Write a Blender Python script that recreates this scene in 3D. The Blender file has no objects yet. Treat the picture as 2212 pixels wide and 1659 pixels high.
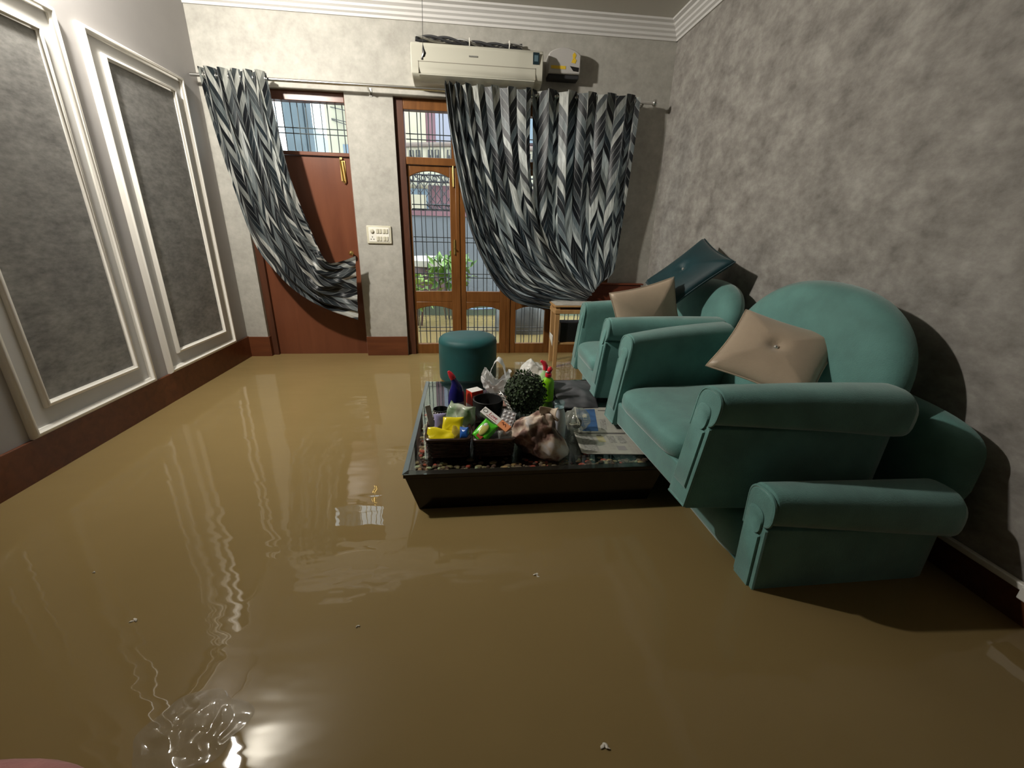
import bpy, bmesh, math, random
from mathutils import Vector, Matrix, Euler, noise as mnoise

random.seed(7)
S = bpy.context.scene
COL = S.collection
PI = math.pi

# ------------------------------------------------------------------ camera
FPX = 905.0
YAW, PITCH, ROLL = 0.11574647, -0.3453461, 0.02541566
EYE = Vector((0.0, 0.0, 1.1))            # heights are measured from the flood water level


def cam_axes():
    cy, sy, cp, sp = math.cos(YAW), math.sin(YAW), math.cos(PITCH), math.sin(PITCH)
    f = Vector((sy * cp, cy * cp, sp))
    r = Vector((cy, -sy, 0))
    u = r.cross(f)
    cr, sr = math.cos(ROLL), math.sin(ROLL)
    return r * cr + u * sr, u * cr - r * sr, f


R_, U_, F_ = cam_axes()
cam = bpy.data.cameras.new('camera')
cam.sensor_width = 36.0
cam.lens = FPX / 2212.0 * 36.0
cam.clip_start = 0.02
cam.clip_end = 200
camo = bpy.data.objects.new('camera', cam)
COL.objects.link(camo)
m = Matrix((R_, U_, -F_)).transposed().to_4x4()
m.translation = EYE
camo.matrix_world = m
S.camera = camo

# ------------------------------------------------------------------ world, lights, exposure
w = bpy.data.worlds.new('overcast_sky')
S.world = w
w.use_nodes = True
bg = w.node_tree.nodes['Background']
bg.inputs[0].default_value = (0.86, 0.93, 1.0, 1)
bg.inputs[1].default_value = 5.5

S.view_settings.view_transform = 'Standard'
S.view_settings.look = 'None'
S.view_settings.exposure = 0.0
S.view_settings.gamma = 1.0
S.view_settings.use_curve_mapping = False
LAMP = Vector((-1.74, 2.16, 2.57))
LAMP_DIR = Vector((0.62, 0.62, -0.48)).normalized()      # the lamp head on the left wall is turned to the back of the room
LAMP_POWER = 80.0
ld = bpy.data.lights.new('lamp_light', 'AREA')
ld.shape = 'DISK'
ld.size = 0.13
ld.energy = LAMP_POWER
ld.color = (1.0, 0.955, 0.87)
lo = bpy.data.objects.new('lamp_light', ld)
COL.objects.link(lo)
lo.location = LAMP + LAMP_DIR * 0.03
lo.rotation_euler = LAMP_DIR.to_track_quat('-Z', 'Y').to_euler()


# ------------------------------------------------------------------ materials
def new_mat(name):
    mt = bpy.data.materials.new(name)
    mt.use_nodes = True
    nt = mt.node_tree
    b = nt.nodes['Principled BSDF']
    return mt, nt, b


def setin(b, **kw):
    names = {'rough': 'Roughness', 'metal': 'Metallic', 'ior': 'IOR', 'spec': 'Specular IOR Level', 'sheen': 'Sheen Weight',
             'sheen_rough': 'Sheen Roughness', 'coat': 'Coat Weight', 'coat_rough': 'Coat Roughness', 'trans': 'Transmission Weight', 'alpha': 'Alpha'}
    for k, v in kw.items():
        b.inputs[names[k]].default_value = v


def mat(name, c, rough=0.6, var=0.0, scale=20, bump=0.0, bscale=80, stretch=(1, 1, 1), c2=None, detail=4, **kw):
    mt, nt, b = new_mat(name)
    setin(b, rough=rough, **kw)
    N, L = nt.nodes, nt.links
    c = tuple(c) + (1,)
    if var or c2 or bump:
        tc = N.new('ShaderNodeTexCoord')
        mp = N.new('ShaderNodeMapping')
        mp.inputs['Scale'].default_value = stretch
        L.new(tc.outputs['Object'], mp.inputs[0])
    if var or c2:
        n = N.new('ShaderNodeTexNoise')
        n.inputs['Scale'].default_value = scale
        n.inputs['Detail'].default_value = detail
        L.new(mp.outputs[0], n.inputs['Vector'])
        r = N.new('ShaderNodeValToRGB')
        e = r.color_ramp.elements
        e[0].position, e[1].position = 0.32, 0.68
        if c2:
            e[0].color, e[1].color = c, tuple(c2) + (1,)
        else:
            e[0].color = tuple(x * (1 - var) for x in c[:3]) + (1,)
            e[1].color = tuple(min(1, x * (1 + var)) for x in c[:3]) + (1,)
        L.new(n.outputs['Fac'], r.inputs[0])
        L.new(r.outputs[0], b.inputs['Base Color'])
    else:
        b.inputs['Base Color'].default_value = c
    if bump:
        n2 = N.new('ShaderNodeTexNoise')
        n2.inputs['Scale'].default_value = bscale
        n2.inputs['Detail'].default_value = 3
        L.new(mp.outputs[0], n2.inputs['Vector'])
        bp = N.new('ShaderNodeBump')
        bp.inputs['Strength'].default_value = bump
        bp.inputs['Distance'].default_value = 0.004
        L.new(n2.outputs['Fac'], bp.inputs['Height'])
        L.new(bp.outputs[0], b.inputs['Normal'])
    return mt


def mat_wallpaper(name, dark, mid, light, stretch):
    mt, nt, b = new_mat(name)
    N, L = nt.nodes, nt.links
    tc = N.new('ShaderNodeTexCoord')
    mp = N.new('ShaderNodeMapping')
    mp.inputs['Scale'].default_value = stretch
    L.new(tc.outputs['Object'], mp.inputs[0])
    n1 = N.new('ShaderNodeTexNoise')
    n1.inputs['Scale'].default_value = 7.0
    n1.inputs['Detail'].default_value = 7
    n1.inputs['Roughness'].default_value = 0.68
    n2 = N.new('ShaderNodeTexNoise')
    n2.inputs['Scale'].default_value = 26.0
    n2.inputs['Detail'].default_value = 4
    n2.inputs['Roughness'].default_value = 0.6
    for n in (n1, n2):
        L.new(mp.outputs[0], n.inputs['Vector'])
    ad = N.new('ShaderNodeMath')
    ad.operation = 'MULTIPLY_ADD'
    ad.inputs[1].default_value = 0.45
    L.new(n2.outputs['Fac'], ad.inputs[0])
    L.new(n1.outputs['Fac'], ad.inputs[2])
    r = N.new('ShaderNodeValToRGB')
    e = r.color_ramp.elements
    e[0].position, e[1].position = 0.52, 0.96
    e[0].color, e[1].color = tuple(dark) + (1,), tuple(light) + (1,)
    k = e.new(0.72)
    k.color = tuple(mid) + (1,)
    L.new(ad.outputs[0], r.inputs[0])
    L.new(r.outputs[0], b.inputs['Base Color'])
    bp = N.new('ShaderNodeBump')
    bp.inputs['Strength'].default_value = 0.15
    bp.inputs['Distance'].default_value = 0.003
    L.new(n2.outputs['Fac'], bp.inputs['Height'])
    L.new(bp.outputs[0], b.inputs['Normal'])
    setin(b, rough=0.62, spec=0.3)
    return mt


def mat_wood(name, c1, c2, axis='z', rough=0.35, scale=6):
    mt, nt, b = new_mat(name)
    N, L = nt.nodes, nt.links
    tc = N.new('ShaderNodeTexCoord')
    mp = N.new('ShaderNodeMapping')
    s = {'x': (0.12, 1, 1), 'y': (1, 0.12, 1), 'z': (1, 1, 0.12)}[axis]
    mp.inputs['Scale'].default_value = [q * scale for q in s]
    L.new(tc.outputs['Object'], mp.inputs[0])
    n = N.new('ShaderNodeTexNoise')
    n.inputs['Scale'].default_value = 4
    n.inputs['Detail'].default_value = 5
    n.inputs['Distortion'].default_value = 0.6
    L.new(mp.outputs[0], n.inputs['Vector'])
    r = N.new('ShaderNodeValToRGB')
    e = r.color_ramp.elements
    e[0].position, e[1].position = 0.3, 0.7
    e[0].color, e[1].color = tuple(c1) + (1,), tuple(c2) + (1,)
    L.new(n.outputs['Fac'], r.inputs[0])
    L.new(r.outputs[0], b.inputs['Base Color'])
    setin(b, rough=rough, spec=0.4)
    return mt


def mat_glass(name, tint=(0.93, 0.97, 0.96), rough=0.02, ior=1.45, white=0.0, wcol=(0.8, 0.8, 0.8)):
    """thin film or pane: clear with a Fresnel gloss, optionally milky"""
    mt = bpy.data.materials.new(name)
    mt.use_nodes = True
    nt = mt.node_tree
    N, L = nt.nodes, nt.links
    N.remove(N['Principled BSDF'])
    out = N['Material Output']
    tr = N.new('ShaderNodeBsdfTransparent')
    tr.inputs[0].default_value = tuple(tint) + (1,)
    gl = N.new('ShaderNodeBsdfGlossy')
    gl.inputs['Roughness'].default_value = rough
    fr = N.new('ShaderNodeFresnel')
    # the film does not bend the ray, so both faces use the same air-to-glass index
    ge = N.new('ShaderNodeNewGeometry')
    io = N.new('ShaderNodeMapRange')
    L.new(ge.outputs['Backfacing'], io.inputs[0])
    io.inputs[3].default_value = ior
    io.inputs[4].default_value = 1.0 / ior
    L.new(io.outputs[0], fr.inputs[0])
    mx = N.new('ShaderNodeMixShader')
    L.new(fr.outputs[0], mx.inputs[0])
    base = tr.outputs[0]
    if white:
        df = N.new('ShaderNodeBsdfDiffuse')
        df.inputs[0].default_value = tuple(wcol) + (1,)
        m2 = N.new('ShaderNodeMixShader')
        m2.inputs[0].default_value = white
        L.new(tr.outputs[0], m2.inputs[1])
        L.new(df.outputs[0], m2.inputs[2])
        base = m2.outputs[0]
    L.new(base, mx.inputs[1])
    L.new(gl.outputs[0], mx.inputs[2])
    L.new(mx.outputs[0], out.inputs[0])
    return mt


def mat_plasticbag(name, c, trans=0.35, rough=0.3):
    mt, nt, b = new_mat(name)
    N, L = nt.nodes, nt.links
    b.inputs['Base Color'].default_value = tuple(c) + (1,)
    setin(b, rough=rough)
    tl = N.new('ShaderNodeBsdfTranslucent')
    tl.inputs[0].default_value = tuple(c) + (1,)
    mx = N.new('ShaderNodeMixShader')
    mx.inputs[0].default_value = trans
    L.new(b.outputs[0], mx.inputs[1])
    L.new(tl.outputs[0], mx.inputs[2])
    L.new(mx.outputs[0], N['Material Output'].inputs[0])
    return mt


def mat_curtain(name):
    mt, nt, b = new_mat(name)
    N, L = nt.nodes, nt.links

    def M(op, a, bb=None, cc=None):
        n = N.new('ShaderNodeMath')
        n.operation = op
        for i, v in enumerate((a, bb, cc)):
            if v is None:
                continue
            if isinstance(v, (int, float)):
                n.inputs[i].default_value = v
            else:
                L.new(v, n.inputs[i])
        return n.outputs[0]
    uv = N.new('ShaderNodeUVMap')
    sp = N.new('ShaderNodeSeparateXYZ')
    L.new(uv.outputs[0], sp.inputs[0])
    W, H, SL = 0.13, 0.070, 1.7
    us = M('DIVIDE', sp.outputs[0], W)
    ci = M('FLOOR', us)
    fu = M('FRACT', us)
    par = M('MULTIPLY_ADD', M('MODULO', M('ADD', ci, 100), 2), 2, -1)          # -1 or 1
    t = M('ADD', M('DIVIDE', sp.outputs[1], H), M('MULTIPLY', M('MULTIPLY', fu, par), W / H * SL))
    ri = M('FLOOR', t)
    ft = M('FRACT', t)
    cb = N.new('ShaderNodeCombineXYZ')
    L.new(ci, cb.inputs[0])
    L.new(ri, cb.inputs[1])
    wn = N.new('ShaderNodeTexWhiteNoise')
    wn.noise_dimensions = '2D'
    L.new(cb.outputs[0], wn.inputs['Vector'])
    rp = N.new('ShaderNodeValToRGB')
    rp.color_ramp.interpolation = 'CONSTANT'
    cols = [(0.0, (0.004, 0.006, 0.009)), (0.30, (0.014, 0.022, 0.028)), (0.47, (0.06, 0.07, 0.075)), (0.62, (0.125, 0.148, 0.152)),
            (0.76, (0.25, 0.265, 0.25)), (0.87, (0.50, 0.51, 0.475))]
    e = rp.color_ramp.elements
    e[0].position, e[0].color = cols[0][0], cols[0][1] + (1,)
    e[1].position, e[1].color = cols[1][0], cols[1][1] + (1,)
    for p, c in cols[2:]:
        k = e.new(p)
        k.color = c + (1,)
    L.new(wn.outputs['Value'], rp.inputs[0])
    # woven streaks
    tx = N.new('ShaderNodeTexNoise')
    mp = N.new('ShaderNodeMapping')
    mp.inputs['Scale'].default_value = (60, 8, 1)
    L.new(uv.outputs[0], mp.inputs[0])
    L.new(mp.outputs[0], tx.inputs['Vector'])
    tx.inputs['Scale'].default_value = 1.0
    tx.inputs['Detail'].default_value = 4
    mr = N.new('ShaderNodeMapRange')
    L.new(tx.outputs['Fac'], mr.inputs[0])
    mr.inputs[1].default_value, mr.inputs[2].default_value = 0.3, 0.7
    mr.inputs[3].default_value, mr.inputs[4].default_value = 0.55, 1.5
    mul = N.new('ShaderNodeMix')
    mul.data_type = 'RGBA'
    mul.blend_type = 'MULTIPLY'
    mul.inputs[0].default_value = 1.0
    L.new(rp.outputs[0], mul.inputs[6])
    cc = N.new('ShaderNodeCombineColor')
    for i in range(3):
        L.new(mr.outputs[0], cc.inputs[i])
    L.new(cc.outputs[0], mul.inputs[7])
    # pale thread along the tile edges
    edge = M('LESS_THAN', ft, 0.09)
    mx = N.new('ShaderNodeMix')
    mx.data_type = 'RGBA'
    L.new(M('MULTIPLY', edge, 0.5), mx.inputs[0])
    L.new(mul.outputs[2], mx.inputs[6])
    mx.inputs[7].default_value = (0.42, 0.44, 0.42, 1)
    L.new(mx.outputs[2], b.inputs['Base Color'])
    setin(b, rough=0.42, sheen=0.15)
    tl = N.new('ShaderNodeBsdfTranslucent')
    L.new(mx.outputs[2], tl.inputs[0])
    ms = N.new('ShaderNodeMixShader')
    ms.inputs[0].default_value = 0.44
    L.new(b.outputs[0], ms.inputs[1])
    L.new(tl.outputs[0], ms.inputs[2])
    L.new(ms.outputs[0], N['Material Output'].inputs[0])
    return mt


def mat_water(name):
    mt, nt, b = new_mat(name)
    N, L = nt.nodes, nt.links
    tc = N.new('ShaderNodeTexCoord')
    n0 = N.new('ShaderNodeTexNoise')
    n0.inputs['Scale'].default_value = 1.1
    n0.inputs['Detail'].default_value = 3
    L.new(tc.outputs['Object'], n0.inputs['Vector'])
    r = N.new('ShaderNodeValToRGB')
    e = r.color_ramp.elements
    e[0].position, e[1].position = 0.25, 0.75
    e[0].color, e[1].color = (0.220, 0.155, 0.062, 1), (0.258, 0.184, 0.078, 1)
    L.new(n0.outputs['Fac'], r.inputs[0])
    L.new(r.outputs[0], b.inputs['Base Color'])
    n1 = N.new('ShaderNodeTexNoise')
    n1.inputs['Scale'].default_value = 5.0
    n1.inputs['Detail'].default_value = 2.0
    mp = N.new('ShaderNodeMapping')
    mp.inputs['Scale'].default_value = (0.7, 1.6, 1)
    L.new(tc.outputs['Object'], mp.inputs[0])
    L.new(mp.outputs[0], n1.inputs['Vector'])
    bp = N.new('ShaderNodeBump')
    bp.inputs['Strength'].default_value = 0.42
    bp.inputs['Distance'].default_value = 0.006
    L.new(n1.outputs['Fac'], bp.inputs['Height'])
    L.new(bp.outputs[0], b.inputs['Normal'])
    setin(b, rough=0.015, ior=1.33)
    return mt


def mat_emit(name, c, s):
    mt, nt, b = new_mat(name)
    b.inputs['Base Color'].default_value = tuple(c) + (1,)
    b.inputs['Emission Color'].default_value = tuple(c) + (1,)
    b.inputs['Emission Strength'].default_value = s
    return mt


def mat_leaf(name, a, bcol, scale=30, rough=0.5):
    mt, nt, b = new_mat(name)
    N, L = nt.nodes, nt.links
    g = N.new('ShaderNodeTexCoord')
    n = N.new('ShaderNodeTexNoise')
    n.inputs['Scale'].default_value = scale
    L.new(g.outputs['Object'], n.inputs['Vector'])
    r = N.new('ShaderNodeValToRGB')
    r.color_ramp.elements[0].position, r.color_ramp.elements[1].position = 0.3, 0.7
    r.color_ramp.elements[0].color, r.color_ramp.elements[1].color = tuple(a) + (1,), tuple(bcol) + (1,)
    L.new(n.outputs['Fac'], r.inputs[0])
    L.new(r.outputs[0], b.inputs['Base Color'])
    setin(b, rough=rough)
    return mt


def mat_print(name, base, ink, su, sv):
    """newsprint: columns of ragged lines, in UV"""
    mt, nt, b = new_mat(name)
    N, L = nt.nodes, nt.links
    uv = N.new('ShaderNodeUVMap')
    mp = N.new('ShaderNodeMapping')
    mp.inputs['Scale'].default_value = (su, sv, 1)
    L.new(uv.outputs[0], mp.inputs[0])
    br = N.new('ShaderNodeTexBrick')
    br.inputs['Scale'].default_value = 1.0
    br.offset = 0.37
    br.inputs['Color1'].default_value = tuple(base) + (1,)
    br.inputs['Color2'].default_value = tuple(ink) + (1,)
    br.inputs['Mortar'].default_value = tuple(base) + (1,)
    br.inputs['Mortar Size'].default_value = 0.12
    br.inputs['Bias'].default_value = 0.1
    br.inputs['Brick Width'].default_value = 0.9
    br.inputs['Row Height'].default_value = 0.3
    L.new(mp.outputs[0], br.inputs['Vector'])
    n = N.new('ShaderNodeTexNoise')
    n.inputs['Scale'].default_value = 4
    L.new(uv.outputs[0], n.inputs['Vector'])
    rr = N.new('ShaderNodeValToRGB')
    rr.color_ramp.elements[0].position, rr.color_ramp.elements[1].position = 0.42, 0.55
    L.new(n.outputs['Fac'], rr.inputs[0])
    mx = N.new('ShaderNodeMix')
    mx.data_type = 'RGBA'
    L.new(rr.outputs[0], mx.inputs[0])
    mx.inputs[6].default_value = tuple(base) + (1,)
    L.new(br.outputs[0], mx.inputs[7])
    L.new(mx.outputs[2], b.inputs['Base Color'])
    setin(b, rough=0.8)
    return mt


MT = {}
MT['wallpaper'] = mat_wallpaper('dim_mottled_wallpaper', (0.20, 0.185, 0.168), (0.30, 0.28, 0.255), (0.43, 0.41, 0.375), (1, 0.75, 1.0))  # same paper as the back wall, right wall's dimmer light put into colour
MT['wallpaper_back'] = mat_wallpaper('lit_mottled_wallpaper', (0.335, 0.32, 0.285), (0.395, 0.38, 0.34), (0.475, 0.455, 0.41), (1, 1, 1))  # same paper again, the lamp's brighter fall on this wall put into colour
MT['wallpaper_dark'] = mat_wallpaper('dark_panel_wallpaper', (0.13, 0.125, 0.12), (0.205, 0.20, 0.19), (0.29, 0.28, 0.265), (1, 1, 2.2))
MT['grey_paint'] = mat('grey_wall_paint', (0.34, 0.325, 0.32), 0.55, var=0.04, scale=3)
MT['panel_paint'] = mat('pale_panel_paint', (0.50, 0.49, 0.475), 0.45, var=0.03, scale=3)
MT['moulding'] = mat('white_moulding_paint', (0.80, 0.77, 0.71), 0.35)
MT['ceiling'] = mat('ceiling_paint', (0.62, 0.60, 0.55), 0.8, var=0.02, scale=2)
MT['cornice'] = mat('cornice_plaster', (0.64, 0.625, 0.605), 0.6)
MT['skirting'] = mat_wood('skirting_wood', (0.10, 0.030, 0.012), (0.15, 0.048, 0.018), 'x', 0.4)
MT['door_wood'] = mat_wood('door_laminate', (0.125, 0.040, 0.019), (0.168, 0.057, 0.027), 'z', 0.3, 3)
MT['frame_wood'] = mat_wood('window_teak', (0.135, 0.050, 0.012), (0.205, 0.082, 0.022), 'z', 0.32, 8)
MT['dark_wood'] = mat_wood('dark_frame_wood', (0.060, 0.022, 0.012), (0.10, 0.036, 0.018), 'z', 0.4)
MT['floor'] = mat('floor_tile', (0.4, 0.36, 0.3), 0.4, var=0.1, scale=2)
MT['water'] = mat_water('muddy_water')
MT['glass'] = mat_glass('window_glass')
MT['tableglass'] = mat_glass('table_glass', (0.86, 0.92, 0.90), 0.015, 1.6)
MT['iron'] = mat('grille_iron', (0.02, 0.018, 0.022), 0.5)
MT['brass'] = mat('brass', (0.78, 0.56, 0.20), 0.3, metal=1.0)
MT['steel'] = mat('steel', (0.72, 0.72, 0.70), 0.25, metal=1.0)
MT['curtain'] = mat_curtain('herringbone_curtain')
MT['teal'] = mat('sea_green_velvet', (0.110, 0.265, 0.238), 0.75, var=0.14, scale=9, bump=0.25, bscale=220, sheen=0.55, sheen_rough=0.45)
MT['teal_dark'] = mat('deep_teal_velvet', (0.002, 0.066, 0.068), 0.6, var=0.25, scale=5, bump=0.2, bscale=220, sheen=0.12, sheen_rough=0.4)
MT['teal_cushion'] = mat('petrol_satin', (0.002, 0.032, 0.040), 0.5, var=0.2, scale=6, sheen=0.1)
MT['tan'] = mat('tan_satin', (0.43, 0.335, 0.24), 0.42, var=0.08, scale=7, bump=0.15, bscale=160, sheen=0.2)
MT['gold'] = mat('gold_band', (0.55, 0.36, 0.13), 0.35, metal=0.9)
MT['black_gloss'] = mat('black_lacquer', (0.012, 0.007, 0.006), 0.18, var=0.3, scale=12)
MT['ac'] = mat('ac_plastic', (0.52, 0.505, 0.425), 0.35)
MT['ac_line'] = mat('ac_seam', (0.28, 0.26, 0.21), 0.6)
MT['logo_grey'] = mat('logo_grey', (0.22, 0.22, 0.20), 0.5)
MT['stab'] = mat('stabiliser_grey', (0.46, 0.44, 0.42), 0.45)
MT['yellow'] = mat('yellow_print', (0.70, 0.47, 0.03), 0.5)
MT['black'] = mat('black_plastic', (0.012, 0.012, 0.012), 0.35)
MT['black_soft'] = mat('black_rubber', (0.02, 0.02, 0.022), 0.7)
MT['white'] = mat('white_plastic', (0.82, 0.80, 0.72), 0.35)
MT['cream'] = mat('cream_plastic', (0.60, 0.57, 0.45), 0.4)


# ------------------------------------------------------------------ mesh builder
class MB:
    def __init__(s):
        s.v, s.f, s.uv, s.mi = [], [], {}, {}

    def add(s, verts, faces):
        o = len(s.v)
        s.v += [tuple(p) for p in verts]
        s.f += [tuple(i + o for i in f) for f in faces]
        return s

    def box(s, x0, x1, y0, y1, z0, z1):
        x0, x1, y0, y1, z0, z1 = min(x0, x1), max(x0, x1), min(y0, y1), max(y0, y1), min(z0, z1), max(z0, z1)
        return s.add([(x0, y0, z0), (x1, y0, z0), (x1, y1, z0), (x0, y1, z0), (x0, y0, z1), (x1, y0, z1), (x1, y1, z1), (x0, y1, z1)],
                     [(0, 3, 2, 1), (4, 5, 6, 7), (0, 1, 5, 4), (1, 2, 6, 5), (2, 3, 7, 6), (3, 0, 4, 7)])

    def hexa(s, bot, top):
        return s.add(list(bot) + list(top), [(0, 3, 2, 1), (4, 5, 6, 7), (0, 1, 5, 4), (1, 2, 6, 5), (2, 3, 7, 6), (3, 0, 4, 7)])

    def prism(s, poly, axis, a0, a1):
        def P(p, a):
            return {'x': (a, p[0], p[1]), 'y': (p[0], a, p[1]), 'z': (p[0], p[1], a)}[axis]
        n = len(poly)
        vs = [P(p, a0) for p in poly] + [P(p, a1) for p in poly]
        fs = [tuple(range(n)), tuple(range(2 * n - 1, n - 1, -1))] + [(i, i + n, (i + 1) % n + n, (i + 1) % n) for i in range(n)]
        return s.add(vs, fs)

    def tube(s, path, r, n=8, closed=False):
        path = [Vector(p) for p in path]
        m = len(path)
        rs = r if isinstance(r, (list, tuple)) else [r] * m
        prev = None
        rings = []
        for i, p in enumerate(path):
            if closed:
                t = path[(i + 1) % m] - path[i - 1]
            else:
                t = path[min(i + 1, m - 1)] - path[max(i - 1, 0)]
            if t.length < 1e-9:
                t = Vector((0, 0, 1))
            t.normalize()
            if prev is None:
                a = Vector((0, 0, 1)) if abs(t.z) < 0.9 else Vector((1, 0, 0))
            else:
                a = prev
            b = (a - t * a.dot(t))
            if b.length < 1e-6:
                b = Vector((1, 0, 0)) - t * t.x
            b.normalize()
            prev = b
            c = t.cross(b)
            rings.append([p + (b * math.cos(2 * PI * k / n) + c * math.sin(2 * PI * k / n)) * rs[i] for k in range(n)])
        vs = [q for rg in rings for q in rg]
        fs = []
        for i in range(m if closed else m - 1):
            j = (i + 1) % m
            for k in range(n):
                fs.append((i * n + k, i * n + (k + 1) % n, j * n + (k + 1) % n, j * n + k))
        if not closed:
            fs += [tuple(range(n - 1, -1, -1)), tuple(range((m - 1) * n, m * n))]
        return s.add(vs, fs)

    def lathe(s, prof, n=24, c=(0, 0, 0), sx=1, sy=1):
        vs, fs = [], []
        for r, z in prof:
            for k in range(n):
                a = 2 * PI * k / n
                vs.append((c[0] + r * sx * math.cos(a), c[1] + r * sy * math.sin(a), c[2] + z))
        m = len(prof)
        for i in range(m - 1):
            for k in range(n):
                fs.append((i * n + k, i * n + (k + 1) % n, (i + 1) * n + (k + 1) % n, (i + 1) * n + k))
        fs += [tuple(range(n - 1, -1, -1)), tuple(range((m - 1) * n, m * n))]
        return s.add(vs, fs)

    def grid(s, nu, nv, fn, uvfn=None, wrap=False):
        o = len(s.v)
        for j in range(nv + 1):
            for i in range(nu + 1):
                s.v.append(tuple(fn(i / nu, j / nv)))
                if uvfn:
                    s.uv[len(s.v) - 1] = uvfn(i / nu, j / nv)
        w_ = nu + 1
        for j in range(nv):
            for i in range(nu):
                a = o + j * w_ + i
                s.f.append((a, a + 1, a + w_ + 1, a + w_))
        return s

    def sup(s, c, r, e1=1.0, e2=1.0, nu=32, nv=18, warp=None):
        def pw(x, e):
            return math.copysign(abs(x) ** e, x)
        vs, fs = [], []
        for j in range(nv + 1):
            ph = -PI / 2 + PI * j / nv
            for i in range(nu):
                th = 2 * PI * i / nu
                p = Vector((pw(math.cos(ph), e1) * pw(math.cos(th), e2) * r[0], pw(math.cos(ph), e1) * pw(math.sin(th), e2) * r[1], pw(math.sin(ph), e1) * r[2]))
                if warp:
                    p = Vector(warp(p))
                vs.append(p + Vector(c))
        for j in range(nv):
            for i in range(nu):
                fs.append((j * nu + i, j * nu + (i + 1) % nu, (j + 1) * nu + (i + 1) % nu, (j + 1) * nu + i))
        return s.add(vs, fs)

    def loft(s, rings, caps=True):
        n = len(rings[0])
        vs = [p for r in rings for p in r]
        fs = []
        for i in range(len(rings) - 1):
            for k in range(n):
                fs.append((i * n + k, i * n + (k + 1) % n, (i + 1) * n + (k + 1) % n, (i + 1) * n + k))
        if caps:
            fs += [tuple(range(n - 1, -1, -1)), tuple(range((len(rings) - 1) * n, len(rings) * n))]
        return s.add(vs, fs)

    def pillow(s, outline, T, place, rings=10, p=2.2, q=2.0, back=1.0):
        """puffed body from a closed outline: place(a, b, t) -> xyz"""
        cx = sum(o[0] for o in outline) / len(outline)
        cy = sum(o[1] for o in outline) / len(outline)
        n = len(outline)
        o = len(s.v)
        for side in (1, -1):
            for k in range(rings + 1):
                sc = 1 - k / rings
                t = T * (max(0.0, 1 - sc ** p)) ** (1 / q)
                if side < 0:
                    t = -t * back
                for a, b in outline:
                    s.v.append(tuple(place(cx + (a - cx) * sc, cy + (b - cy) * sc, t)))
        m = rings + 1
        for sd in (0, 1):
            base = o + sd * m * n
            for k in range(rings):
                for i in range(n):
                    q4 = (base + k * n + i, base + k * n + (i + 1) % n, base + (k + 1) * n + (i + 1) % n, base + (k + 1) * n + i)
                    s.f.append(q4 if sd == 0 else q4[::-1])
        return s

    def build(s, name, mt=None, parent=None, bevel=0.0, bseg=2, sub=0, solid=0.0, smooth=True, weld=0.0, loc=None, rot=None, angle=35):
        me = bpy.data.meshes.new(name)
        me.from_pydata(s.v, [], s.f)
        me.validate()
        if s.uv:
            ul = me.uv_layers.new(name='UVMap')
            for lp in me.loops:
                ul.data[lp.index].uv = s.uv.get(lp.vertex_index, (0, 0))
        if weld:
            bm = bmesh.new()
            bm.from_mesh(me)
            bmesh.ops.remove_doubles(bm, verts=bm.verts, dist=weld)
            bm.to_mesh(me)
            bm.free()
        bm = bmesh.new()
        bm.from_mesh(me)
        bmesh.ops.recalc_face_normals(bm, faces=bm.faces)
        bm.to_mesh(me)
        bm.free()
        o = bpy.data.objects.new(name, me)
        COL.objects.link(o)
        if mt is not None:
            me.materials.append(MT[mt] if isinstance(mt, str) else mt)
        if smooth:
            for p in me.polygons:
                p.use_smooth = True
            if angle < 180:
                me.set_sharp_from_angle(angle=math.radians(angle))
        if parent:
            o.parent = parent
        if loc:
            o.location = loc
        if rot:
            o.rotation_euler = rot
        if bevel:
            b = o.modifiers.new('bevel', 'BEVEL')
            b.width = bevel
            b.segments = bseg
            b.limit_method = 'ANGLE'
            b.harden_normals = False
        if solid:
            so = o.modifiers.new('solid', 'SOLIDIFY')
            so.thickness = solid
            so.offset = 0
        if sub:
            sb = o.modifiers.new('sub', 'SUBSURF')
            sb.levels = sub
            sb.render_levels = sub
        return o


def tag(o, label, cat, group=None, kind=None):
    o['label'] = label
    o['category'] = cat
    if group:
        o['group'] = group
    if kind:
        o['kind'] = kind
    return o


def struct(o, label=None):
    o['kind'] = 'structure'
    if label:
        o['label'] = label
    return o


def thing(name, label, cat, loc=(0, 0, 0), rot=(0, 0, 0), group=None):
    o = bpy.data.objects.new(name, None)
    o.empty_display_size = 0.1
    COL.objects.link(o)
    o.location = loc
    o.rotation_euler = rot
    return tag(o, label, cat, group)


def bbox(x0, x1, y0, y1, z0, z1):
    return MB().box(x0, x1, y0, y1, z0, z1)


def curve_pts(pts, n):
    """Catmull-Rom through pts, n+1 samples evenly spaced by length"""
    P = [Vector(p) for p in pts]
    P = [P[0] * 2 - P[1]] + P + [P[-1] * 2 - P[-2]]
    out = []
    for i in range(1, len(P) - 2):
        for k in range(24):
            t = k / 24
            a, b, c, d = P[i - 1], P[i], P[i + 1], P[i + 2]
            out.append(0.5 * ((2 * b) + (c - a) * t + (2 * a - 5 * b + 4 * c - d) * t * t + (3 * b - a - 3 * c + d) * t ** 3))
    out.append(P[-2])
    ln = [0]
    for i in range(1, len(out)):
        ln.append(ln[-1] + (out[i] - out[i - 1]).length)
    res = []
    j = 0
    for k in range(n + 1):
        s_ = ln[-1] * k / n
        while j < len(ln) - 2 and ln[j + 1] < s_:
            j += 1
        d = ln[j + 1] - ln[j]
        res.append(out[j].lerp(out[j + 1], (s_ - ln[j]) / d if d > 1e-9 else 0))
    return res, ln[-1]


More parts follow.
